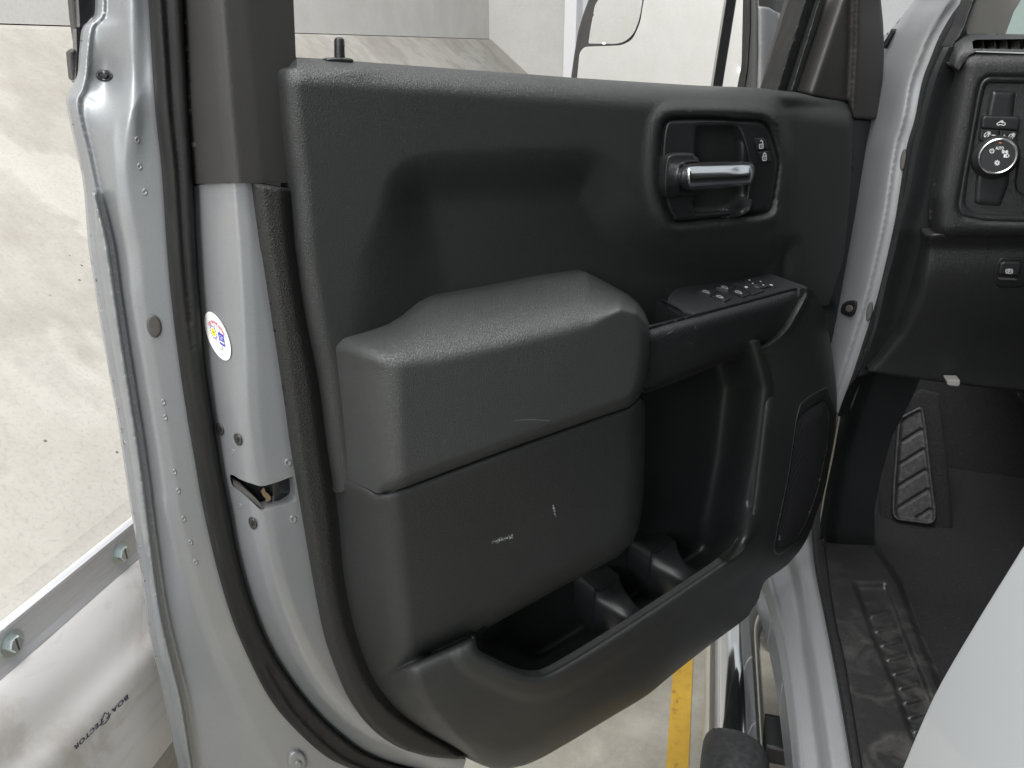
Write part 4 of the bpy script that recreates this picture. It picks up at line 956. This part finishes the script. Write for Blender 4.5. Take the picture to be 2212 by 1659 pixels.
text('sticker_text', 'UAW', onsurf(DOOR, SP(-.45, .02), SP(-.23, .02)-SP(-.45, .02), SP(-.45, .10)-SP(-.45, .02), sdp(0.0034)), 'sticker_ink', stk)

# ------------------------------------------------------------------ the truck body
truck = empty('pickup_truck', (0.9, 0.8, 0.0))
tag(truck, 'silver pickup truck cab seen through its open driver doorway with black dashboard', 'truck')
# hinge pillar and A-pillar in body colour
pl0 = [(1985, -30), (1975, 0), (1927, 61), (1885, 110), (1850, 256), (1825, 384), (1800, 600), (1765, 724), (1735, 890)]
pl1 = [(2088, -30), (2078, 0), (2055, 33), (2030, 77), (2009, 128), (1991, 179), (1976, 256), (1958, 320), (1942, 422), (1931, 487), (1908, 590), (1892, 652), (1869, 724), (1840, 813), (1813, 890)]
pl0, pl1 = S_(pl0), S_(pl1)
pdep = cols([(pl0, -0.10), (off(pl1, -100), -0.05), (off(pl1, -46), -0.012), (off(pl1, -26), -0.006), (off(pl1, -18), -0.014), (pl1, -0.018)], 7)
surf('door_pillar', np.vstack([pl0, off(pl1, 8)[::-1]]), pdep, PIL, 'silver_paint', truck, step=6, skirt=0.03)
rubl = pl1; rubr = S_([(2121, -30), (2111, 0), (2081, 51), (2053, 102), (2030, 154), (2014, 205), (2001, 256), (1986, 320), (1966, 422), (1951, 477), (1935, 549), (1918, 611), (1900, 693), (1885, 740), (1863, 800), (1838, 840), (1815, 900), (1800, 990), (1783, 1106), (1785, 1170), (1797, 1273), (1812, 1360), (1830, 1439), (1866, 1656), (1875, 1700)])
rubl2 = S_([(2088, -30), (2078, 0), (2055, 33), (2030, 77), (2009, 128), (1991, 179), (1976, 256), (1958, 320), (1942, 422), (1931, 487), (1908, 590), (1892, 652), (1869, 724), (1840, 813), (1813, 886), (1790, 960), (1770, 1050), (1756, 1106), (1758, 1180), (1765, 1239), (1785, 1339), (1811, 1473), (1842, 1656), (1850, 1700)])
top_n = rubr[:, 1] < 905
rd = cols([(rubl2, -0.02), (off(rubl2, 9), 0.004), (off(rubr, -14), 0.010), (off(rubr, -9), 0.002), (off(rubr, -4), 0.006), (rubr, -0.012)])
A = np.array([p for p in rubl2 if p[1] < 905]); B = np.array([p for p in rubr if p[1] < 905])
surf('doorway_seal', np.vstack([A, B[::-1]]), rd, PIL, 'rubber', truck, step=5, skirt=0.03)
for x, y, rx, ry, rot in ((1951, 345, 6.5, 24, 8), (1878, 673, 6.5, 22, 10)):
    surf('pillar_plug', ellipse(x, y, rx, ry, rot), lambda X, Y: pdep(X, Y)+0.004, PIL, 'plug_grey', truck, step=4, skirt=0.006, edge=(3, 0.003))
hb = surf('pillar_bolt', cm([(1822, 655), (1832, 650), (1847, 650), (1850, 657), (1846, 676), (1838, 684), (1826, 681), (1816, 674), (1818, 662)], 4, True), lambda X, Y: pdep(X, Y)+0.008, PIL, 'rubber', truck, step=4, skirt=0.012, edge=(5, 0.004))
q = surf('bolt_head', ellipse(1834, 667, 8, 8), lambda X, Y: pdep(X, Y)+0.011, PIL, 'plug_grey', None, step=3, skirt=0.006, edge=(3, 0.002)); relink(q, hb)
# windscreen pillar beyond the door frame, with its black corner moulding
surf('fender_moulding', np.array([(1905, 98), (1927, 62), (1929, 70), (1914, 98), (1909, 105)]), -0.045, PIL, 'gap_black', truck, step=5, skirt=0.02)
# trim between seal and dash
ct_l = off(rubr, -3); ctr = S_([(2068, 128), (2050, 140), (2068, 152), (2040, 280), (2012, 422), (2000, 520), (1990, 640), (1940, 790), (1880, 803), (1866, 806)])
A = np.array([p for p in ct_l if 95 < p[1] < 815])
surf('pillar_trim', np.vstack([A[::-1], [(2090, 95), (2090, 140), (2075, 420), (2050, 600), (1975, 740), (1876, 806)]]), cols([(rubr, [(0, 0.0), (500, -0.01), (800, -0.09)]), (off(rubr, 30), [(0, -0.01), (500, -0.02), (800, -0.10)]), (off(rubr, 200), [(0, -0.016), (500, -0.026), (800, -0.11)])]), DASH, 'smooth_plastic', truck, step=10, skirt=0.03)

# windscreen side of the cab interior
ap = surf('pillar_cover', np.array([(2120, -30), (2200, -30), (2212, -10), (2190, 25), (2172, 74), (2090, 76), (2085, 55), (2100, 20)]), lambda x, y: 0.0-0.10*sst(2080, 2200, x), Base((0.36, 1.34, 1.45), (0.2, -1, 0)), 'pillar_cloth', truck, step=9, skirt=0.04)
surf('pillar_seam', np.array([(2108, -30), (2122, -30), (2100, 22), (2086, 62), (2076, 84), (2064, 92), (2056, 106), (2052, 104), (2078, 56)]), 0.004, Base((0.345, 1.32, 1.45), (0.2, -1, 0)), 'smooth_plastic', truck, step=8, skirt=0.03, edge=(5, 0.006))
ws = surf('windscreen', np.array([(2140, -60), (2420, -60), (2420, 110), (2140, 110)]), 0, Base((0.5, 1.75, 1.45), (0, -1, 0.6)), 'windshield_glass', truck, step=60, skirt=0)

# dashboard
da_l = S_([(2055, 106), (2048, 132), (2068, 153), (2056, 205), (2040, 285), (2024, 360), (2012, 422), (2008, 470), (2016, 500)])
dash_main = np.vstack([[(2074, 118), (2068, 152)], da_l[14:], [(2035, 514), (2060, 518), (2100, 521), (2212, 522), (2300, 524), (2300, 116), (2212, 116), (2105, 112)]])
bzo = rounded([(2134, 160), (2300, 163), (2300, 486), (2127, 481), (2074, 470), (2064, 448), (2094, 282), (2108, 200), (2116, 172)], [14, 2, 2, 14, 16, 16, 30, 30, 12])
def dm_dep(x, y):
    xl_ = np.interp(y, [100, 153, 285, 422, 508], [2062, 2066, 2040, 2012, 2014])
    d = 0.050-0.035*circ(np.maximum(x-xl_, 0), 44)-0.040*circ(np.maximum(522-y, 0), 34)-0.02*circ(np.maximum(y-110, 0), 40)
    d -= 0.010*sst(-2, 12, sdf(bzo, x, y))
    return d
dash = surf('dashboard', dash_main, dm_dep, DASH, 'dash_plastic', truck, step=7, skirt=0.012)
vent_h = rounded([(2100, 90), (2108, 85.5), (2300, 83), (2300, 107.5), (2102, 105)], 2)
pad = surf('dash_top', np.vstack([cm([(2047, 131), (2053, 110), (2063, 92), (2080, 79), (2099, 73), (2130, 72.5), (2212, 74)], 5), [(2300, 76), (2300, 114), (2212, 113), (2110, 110), (2092, 120), (2080, 137), (2070, 152)]]), lambda x, y: 0.045-0.07*circ(np.maximum(y-np.interp(x, [2047, 2063, 2080, 2099, 2212], [131, 92, 79, 73, 74]), 0), 45)-0.02*circ(np.maximum(x-2046, 0), 30), DASH, 'dash_plastic', truck, holes=[vent_h], step=6, skirt=0.02)
vb = surf('defrost_vent', np.array([(2092, 80), (2310, 78), (2310, 112), (2094, 110)]), -0.045, DASH, 'gap_black', truck, step=20, skirt=0)
for x in (2123, 2149, 2174, 2200, 2226):
    q = surf('vent_fin', np.array([(x-1.5, 84), (x+1.5, 84), (x+3.5, 107), (x+0.0, 107)]), 0.004, DASH, 'dash_plastic', None, step=6, skirt=0.03); relink(q, vb)
bzi = rounded([(2131, 180), (2300, 183), (2300, 465), (2137, 462.5), (2102, 458), (2085, 442), (2091, 384), (2121, 222)], [12, 2, 2, 14, 14, 14, 30, 14])
sb = surf('switch_bezel', bzo, 0.048, DASH, 'button_plastic', truck, holes=[bzi], step=6, skirt=0.02, edge=(11, 0.010))
pnl = surf('light_switch_panel', np.array([(2080, 170), (2310, 175), (2310, 475), (2075, 468)]), lambda x, y: 0.034+0.012*sst(0, 14, sdf(rounded([(2136, 188), (2202, 190), (2190, 300), (2186, 400), (2165, 454), (2108, 448), (2097, 440), (2100, 390), (2126, 230)], 10), x, y)), DASH, 'button_plastic', truck, step=6, skirt=0.01)
surf('column_gap', np.array([(2204, 340), (2300, 340), (2300, 420), (2213, 420), (2199, 412), (2196, 395)]), 0.052, DASH, 'gap_black', truck, step=10, skirt=0.01)
def kd(px, py): return np.array([2057.3+px*0.1058, 219.5+py*0.1058])
def kpoly(*p): return np.array([kd(*q) for q in p])
surf('button_gap', rounded(kpoly((600, 320), (640, 275), (1340, 302), (1402, 360), (1350, 620), (1335, 790), (1190, 900), (640, 860), (535, 760), (580, 470)), 3), 0.0475, DASH, 'gap_black', truck, step=5, skirt=0.004)
bt = surf('dash_button', rounded(kpoly((612, 340), (655, 292), (1330, 318), (1382, 365), (1340, 590), (590, 540)), 3), 0.053, DASH, 'button_plastic', truck, step=4, skirt=0.006, edge=(4, 0.003))
b2 = surf('dash_button', rounded(kpoly((590, 556), (962, 578), (935, 745), (800, 760), (640, 840), (560, 755)), 2), 0.052, DASH, 'button_plastic', truck, step=4, skirt=0.006, edge=(3, 0.002))
b3 = surf('dash_button', rounded(kpoly((974, 578), (1330, 605), (1315, 785), (1195, 872), (1080, 780), (948, 745)), 2), 0.052, DASH, 'button_plastic', truck, step=4, skirt=0.006, edge=(3, 0.002))
SY = 0.0536
strokes('button_symbol', [[tuple(kd(*p)) for p in [(910, 450), (960, 420), (985, 400), (1000, 425), (1075, 435), (1080, 465), (1060, 480), (1030, 485), (1005, 472), (960, 470), (940, 485), (912, 470), (910, 450)]]], 1.6, DASH, SY, 'symbol_white', bt)
surf('button_symbol', ellipse(*kd(1018, 398), 2.4, 1.8), SY, DASH, 'symbol_white', bt, step=2, skirt=0)
for bb, (ox, oy) in ((b2, (645, 690)), (b3, (1142, 725))):
    c = np.array([ox, oy]); f = lambda L: [tuple(kd(*(c+np.array(p)))) for p in L]
    strokes('button_symbol', [f([(45, -60), (10, -20), (5, 20), (25, 32), (40, 10), (60, -5)]), f([(75, 30), (95, 10), (100, -20)]), f([(85, -50), (100, -62), (112, -45), (98, -32), (85, -50)])]+[f([(100+28*math.cos(t), -46+28*math.sin(t)), (100+40*math.cos(t), -46+40*math.sin(t))]) for t in np.arange(8)*math.pi/4], 1.4, DASH, SY-0.0008, 'symbol_white', bb)
strokes('button_symbol', [[tuple(kd(806, 686)), tuple(kd(876, 688))]], 1.6, DASH, SY-0.0008, 'symbol_white', b2)
strokes('button_symbol', [[tuple(kd(1020, 705)), tuple(kd(1090, 708))], [tuple(kd(1060, 675)), tuple(kd(1050, 740))]], 1.5, DASH, SY-0.0008, 'symbol_white', b3)
kb = DASH.one(*kd(868, 1118), 0.046); kf = DASH.one(*kd(930, 1118), 0.062)
kax = kf-kb; kax /= np.linalg.norm(kax); kl = np.linalg.norm(kf-kb)
pxm = 1/FPX*np.linalg.norm(kb-CAM)*1.0
R1, R2 = 39.5*pxm*0.95, 32.5*pxm*0.93
kn = lathe('light_knob', [(R1, -0.004), (R1*1.0, kl*0.25), (R1*0.95, kl*0.55), (R2*1.02, kl*0.95), (R2*1.01, kl)], kb, kax, 'button_plastic', truck, n=56)
rg = lathe('knob_ring', [(R2, kl*0.9), (R2, kl+0.0012), (R2*0.94, kl+0.0024), (R2*0.88, kl+0.0014), (R2*0.87, kl*0.9)], kb, kax, 'satin_metal', kn, n=56)
fc_ = lathe('knob_face', [(R2*0.875, kl*0.85), (R2*0.875, kl+0.0006)], kb, kax, 'button_plastic', kn, n=56)
KF = Base(kb+kax*(kl+0.0010), -np.array([kax[0], kax[1], kax[2]]) if kax @ FV > 0 else kax)
text('knob_symbol', 'AUTO', onsurf(KF, kd(880, 978), kd(1048, 982)-kd(880, 978), kd(884, 915)-kd(880, 978), 0.0), 'symbol_white', kn, 1.0, 0.0, 0.02)
T = lambda L: [tuple(kd(*p)) for p in L]
def arc(cx, cy, rx, ry, a0, a1, n=14): return [(cx+rx*math.cos(t), cy+ry*math.sin(t)) for t in np.linspace(math.radians(a0), math.radians(a1), n)]
strokes('knob_symbol', [T(arc(808, 1008, 42, 42, -60, 240)), T([(812, 960), (806, 1010)]),
    T(arc(1040, 1025, 22, 26, -90, 90)), T([(1040, 999), (1040, 1051)]), T([(1018, 1000), (1030, 1005)]), T([(1014, 1024), (1030, 1024)]), T([(1016, 1048), (1030, 1044)]),
    T(arc(1108, 1027, 22, 24, 90, 270)), T([(1108, 1003), (1108, 1051)]), T([(1132, 1000), (1118, 1006)]), T([(1136, 1026), (1118, 1026)]), T([(1132, 1052), (1118, 1046)]),
    T(arc(1105, 1104, 50, 33, -90, 90)), T([(1105, 1071), (1100, 1137)]), T([(1085, 1074), (1060, 1076), (1052, 1134), (1080, 1134), (1085, 1074)]), T([(1072, 1076), (1066, 1134)]),
    T(arc(914, 1250, 26, 26, 0, 360, 18))]+[T([(914+36*math.cos(t), 1250+36*math.sin(t)), (914+54*math.cos(t), 1250+54*math.sin(t))]) for t in np.arange(9)*2*math.pi/9], 1.5, KF, 0.0, 'symbol_white', kn)
strokes('knob_symbol', [T([(962, 838), (994, 842)])], 2.8, KF, 0.0012, 'orange_mark', kn)

# knee panel below
kn_poly = np.vstack([[(1999, 506), (1992, 560), (1975, 640), (1940, 720), (1900, 775), (1872, 801)], [(1886, 805), (1950, 814), (2004, 822), (2060, 829), (2111, 836), (2212, 846), (2300, 852), (2300, 505), (2100, 505), (2030, 503)]])
def kn_dep(x, y):
    d = 0.020+0.022*sst(540, 500, y)-0.08*sst(560, 850, y)
    d -= 0.03*circ(np.maximum(x-np.interp(y, [470, 560, 640, 720, 801], [2000, 1990, 1973, 1938, 1868]), 0), 26)
    return d
kp = surf('knee_panel', kn_poly, kn_dep, DASH, 'dash_plastic', truck, step=8, skirt=0.04, edge=(6, 0.008))
strokes('panel_seam', [[(2134, 516), (2135, 540), (2126, 580), (2114, 622)]], 1.8, DASH, lambda x, y: kn_dep(x, y)+0.0008, 'gap_black', kp)
po_ = rounded([(2145, 600), (2149, 572), (2160, 555), (2260, 556), (2240, 615), (2190, 622), (2155, 620)], [14, 14, 12, 4, 4, 10, 8])
pb = surf('brake_button_frame', po_, lambda x, y: kn_dep(x, y)+0.004, DASH, 'smooth_plastic', truck, step=5, skirt=0.006, edge=(4, 0.003))
pb2 = surf('brake_button', rounded([(2160, 570), (2169, 564.5), (2203, 565.5), (2207, 573), (2200, 596), (2157, 593)], 4), lambda x, y: kn_dep(x, y)+0.010, DASH, 'button_plastic', pb, step=4, skirt=0.008, edge=(4, 0.003))
q = surf('button_strip', rounded([(2156, 599), (2197, 602), (2195, 606), (2158, 604)], 1.5), lambda x, y: kn_dep(x, y)+0.007, DASH, 'satin_metal', None, step=4, skirt=0.002); relink(q, pb)
q.data.materials[0] = MATS['plug_grey']
Bd = lambda x, y: kn_dep(x, y)+0.0108
cc = np.array([2180.0, 586.0])
f = lambda L: [tuple(cc+np.array(p)) for p in L]
strokes('button_symbol', [f(arc(0, 0, 5, 5, 0, 360, 18)), f(arc(0, 0, 7.6, 7.2, -45, 45, 6)), f(arc(0, 0, 7.6, 7.2, 135, 225, 6)), f([(-1.4, 3), (-1.2, -3), (1, -3), (1.8, -1.4), (0.8, 0.2), (-1.2, 0.2)])], 1.2, DASH, Bd, 'symbol_white', pb)
surf('diagnostic_socket', rounded([(2044, 820), (2074, 821), (2074, 831), (2070, 835), (2050, 833), (2046, 830)], 2), -0.028, DASH, 'connector_grey', truck, step=4, skirt=0.02, edge=(2, 0.002))

# footwell: kick panel, carpet, foot rest, sill plate
WELL = Base((0.4, 1.56, 0.7), (-0.10, -1, 0.0))
surf('kick_panel', np.array([(1862, 798), (1900, 803), (1990, 815), (1975, 850), (1950, 900), (1927, 943), (1902, 1033), (1889, 1100), (1889, 1180), (1840, 1178), (1772, 1175), (1772, 1130), (1784, 1060), (1800, 985), (1815, 900), (1838, 838)]), cols([([(1862, 798), (1800, 985), (1772, 1180)], 0.12), ([(1890, 798), (1828, 985), (1800, 1180)], 0.03), ([(1990, 798), (1902, 1033), (1889, 1180)], 0.0)]), WELL, 'smooth_plastic', truck, step=10, skirt=0.03)
FW = Base((0.55, 1.75, 0.48), (0, -0.62, 0.785))
surf('carpet', np.array([(1850, 780), (2400, 820), (2400, 1750), (1880, 1750), (1880, 1190), (1880, 1000)]), lambda x, y: 0.0+0.20*sst(1180, 1700, y)*0-0.0*x, FLOOR, 'carpet', truck, step=40, skirt=0) if False else None
cpt = surf('carpet', np.array([(1880, 1010), (1905, 930), (2300, 930), (2300, 1750), (1900, 1750), (1880, 1300)]), 0.0, FLOOR, 'carpet', truck, step=30, skirt=0)
FIRE = Base((0.6, 2.02, 0.6), (-0.05, -0.88, 0.47))
surf('toe_board', np.array([(1850, 780), (2320, 820), (2320, 1150), (1880, 1150), (1886, 1100)]), -0.04, FIRE, 'carpet', truck, step=30, skirt=0)
fr_out = rounded([(1940, 903), (1988, 877), (1996, 885), (2002, 920), (2014, 1033), (2024, 1110), (2021, 1128), (2008, 1134), (1938, 1125), (1927, 1112), (1929, 1050)], [10, 8, 6, 10, 10, 8, 8, 10, 10, 10, 10])
def fr_dep(x, y):
    s = sdf(fr_out, x, y); d = 0.016+0.006*sst(10, 4, s)
    k = (y+0.62*x)/46.0; gsin = np.abs(((k % 1)-0.5)*2)
    d -= 0.0065*sst(0.80, 0.95, gsin)*(s > 11)
    return d
FR = Base((0.6, 1.80, 0.6), (-0.05, -0.80, 0.60))
fr_ = surf('foot_rest', fr_out, fr_dep, FR, 'foot_rubber', truck, step=3.2, skirt=0.03, edge=(4, 0.004))
surf('foot_rest_base', np.array([(1915, 890), (1990, 840), (2030, 850), (2048, 1010), (2058, 1142), (2020, 1150), (1900, 1145), (1905, 1060)]), 0.004, FR, 'carpet', truck, step=14, skirt=0.03, edge=(8, 0.01))
surf('brake_pedal', np.array([(2192, 843), (2212, 878), (2260, 960), (2290, 960), (2290, 840)]), 0.05, FIRE, 'smooth_plastic', truck, step=14, skirt=0.02)

# door sill: painted steel, seal and scuff plate
sA = S_([(1640, 1240), (1644, 1268), (1655, 1300), (1668, 1345), (1684, 1420), (1696, 1500), (1706, 1580), (1713, 1656), (1716, 1700)])
sB = S_([(1655, 1225), (1668, 1270), (1684, 1330), (1700, 1400), (1712, 1480), (1722, 1560), (1731, 1656), (1735, 1700)])
sC = S_([(1690, 1190), (1706, 1240), (1718, 1290), (1733, 1400), (1746, 1480), (1757, 1560), (1770, 1656), (1775, 1700)])
sD = S_([(1700, 1165), (1722, 1230), (1735, 1290), (1750, 1400), (1763, 1480), (1775, 1560), (1788, 1656), (1793, 1700)])
sE = S_([(1745, 1110), (1758, 1180), (1765, 1239), (1785, 1339), (1811, 1473), (1842, 1656), (1850, 1700)])
sdep = cols([(sA, -0.055), (sB, -0.030), (off(sB, 4), -0.034), (sC, -0.030), (sD, -0.006), (off(sD, 8), 0.0), (off(sE, -6), 0.002), (sE, -0.006)])
surf('door_sill', np.vstack([sA, off(sE, 6)[::-1]]), sdep, SILL, 'silver_paint', truck, step=6, skirt=0.06)
A = np.array([p for p in rubl2 if p[1] > 880]); B = np.array([p for p in rubr if p[1] > 880])
rs = lambda x, y: 0.010-0.014*circ(np.minimum(dline(A, x, y), dline(B, x, y)), 9)
surf('sill_seal', np.vstack([off(A, -2), B[::-1]]), 0.010, SILL, 'rubber', truck, step=5, skirt=0.03, edge=(8, 0.010))
pr = S_([(1890, 1178), (1903, 1186), (1930, 1225), (1950, 1255), (1968, 1300), (1990, 1362), (2010, 1412), (2030, 1459), (2060, 1540), (2110, 1700)])
B2 = np.array([p for p in rubr if p[1] > 1150])
def plate_dep(x, y):
    d = 0.004+0*x
    xr = np.interp(y, pr[:, 1], pr[:, 0]); u = xr-x
    d += 0.012*sst(6, 16, u)-0.010*sst(36, 44, u)*sst(112, 104, u)*sst(1255, 1275, y)
    k = (y+0.25*x)/34.0; rib = np.abs(((k % 1)-0.5)*2)
    d += 0.004*sst(0.55, 0.9, rib)*sst(46, 54, u)*sst(104, 96, u)*sst(1290, 1310, y)
    return d
surf('scuff_plate', np.vstack([[(1772, 1172), (1830, 1176)], pr, off(B2, -2)[::-1]]), plate_dep, SILL, 'dusty_plate', truck, step=5, skirt=0.05)

# side step: chrome tube, end pad, bracket
stp = empty('step_bar', tuple(SILL.one(1590, 1480, -0.12)))
bpy.data.objects.remove(stp)
def SP3(x, y, z): return Base((0, 0, z), (0, 0, 1)).one(x, y)
zb = 0.335
p_a = SP3(1582, 1480, zb); p_b = SP3(1577, 1700, zb)
yy = np.linspace(p_b[1]-0.6, p_a[1]+0.05, 8)
xs_ = p_a[0]
path = [(xs_+0.002, y, zb) for y in yy]+[tuple(q) for q in cm([(xs_+0.002, yy[-1]+0.02, zb), (xs_+0.004, yy[-1]+0.10, zb-0.002), (xs_+0.022, yy[-1]+0.17, zb-0.012), (xs_+0.06, yy[-1]+0.225, zb-0.045), (xs_+0.11, yy[-1]+0.25, zb-0.10)], 6)]
tube('step_bar', path, 0.054, 'chrome', truck)
capY = SP3(1575, 1560, zb+0.04)[1]-0.085
pathc = [(xs_, capY-0.75, zb+0.012), (xs_, capY-0.10, zb+0.012), (xs_, capY-0.02, zb+0.012), (xs_, capY+0.03, zb+0.010), (xs_, capY+0.06, zb+0.004), (xs_, capY+0.075, zb-0.004)]
sp_ = tube('step_pad', pathc, [(0.060, 0.056), (0.060, 0.056), (0.059, 0.055), (0.056, 0.052), (0.053, 0.046), (0.05, 0.04)], 'step_rubber', truck)
q = tube('pad_tread', [(xs_, capY-0.75, zb+0.064), (xs_, capY-0.10, zb+0.064), (xs_, capY-0.055, zb+0.0625), (xs_, capY-0.035, zb+0.060)], [(0.030, 0.008), (0.030, 0.008), (0.024, 0.007), (0.010, 0.005)], 'plug_grey'); relink(q, sp_)
by = SP3(1680, 1580, zb)[1]
box('step_bracket', (xs_+0.02, by-0.03, zb-0.05), (0.42, by+0.045, zb-0.01), 'smooth_plastic', truck, 0.006)
box('step_bracket', (xs_+0.02, by+0.052, zb-0.085), (0.42, by+0.09, zb-0.05), 'smooth_plastic', truck, 0.004)

# rest of the cab (beyond the frame, shades the interior)
box('rocker_panel', (0.285, -1.4, 0.36), (0.42, 1.50, 0.43), 'silver_paint', truck)
box('cab_floor', (0.42, -1.3, 0.40), (1.95, 2.4, 0.432), 'gap_black', truck)
box('cab_roof', (0.40, -1.3, 1.93), (1.90, 1.22, 1.99), 'headliner_grey', truck, 0.02)
box('cab_back', (0.35, -1.36, 0.44), (1.90, -1.30, 1.92), 'headliner_grey', truck)
box('front_seat', (0.62, -0.55, 0.48), (1.70, 0.40, 0.86), 'gap_black', truck, 0.06)
box('seat_back', (0.62, -0.80, 0.50), (1.70, -0.56, 1.50), 'gap_black', truck, 0.06)
box('cab_far_side', (1.86, -1.3, 0.44), (1.92, 1.9, 1.38), 'headliner_grey', truck)
box('far_window_block', (1.87, -1.3, 1.385), (1.88, 1.5, 1.93), 'gloss_black', truck)  # opaque panel added out of view, blocks light through the far window opening
box('roof_rail', (0.30, -1.3, 1.86), (0.42, 1.0, 1.98), 'lit_silver_paint', truck, 0.02)
box('fire_wall', (0.47, 2.25, 0.40), (1.9, 2.33, 1.30), 'gap_black', truck)
box('dash_body', (0.62, 1.42, 0.95), (1.86, 2.2, 1.36), 'dash_plastic', truck, 0.03)

# the closed rear door beside the camera
RD = Base((0.235, 0.5, 1.0), (-1, 0, 0))
ed = [RD.one(x, y) for x, y in cm([(2200, 1182), (2185, 1207), (2105, 1338), (2028, 1471), (1985, 1563), (1946, 1657), (1915, 1730)], 4)]
yz = [(p[1], p[2]) for p in ed]; y0, z0 = yz[0]; y1, z1 = yz[-1]
prof = [(y0-0.012, z0+0.03), (y0-0.05, z0+0.14), (y0-0.09, 1.30), (-1.5, 1.30), (-1.5, 0.44), (y1+0.05, 0.44), (y1+0.02, z1-0.10)]
prof = yz[::-1]+prof
n = len(prof); verts = [(0.235+0.006*k, y, z) for k in (0, 20) for y, z in prof]
me = bpy.data.meshes.new('rear_door'); me.from_pydata(verts, [], [tuple(range(n)), tuple(range(2*n-1, n-1, -1))]+[(i, (i+1) % n, n+(i+1) % n, n+i) for i in range(n)])
bm = bmesh.new(); bm.from_mesh(me); bmesh.ops.recalc_face_normals(bm, faces=bm.faces)
bmesh.ops.bevel(bm, geom=[e for e in bm.edges if all(abs(v.co.x-0.235) < 1e-5 for v in e.verts)], offset=0.006, segments=3, affect='EDGES', profile=0.5)
bm.to_mesh(me); bm.free()
rdo = link('rear_door', me, 'lit_silver_paint'); relink(rdo, truck)
wgl = box('rear_window', (0.262, -1.4, 1.305), (0.27, 0.16, 1.86), 'gloss_black'); relink(wgl, rdo)
box('door_post', (0.262, 0.17, 1.302), (0.36, 0.32, 1.92), 'gloss_black', truck)
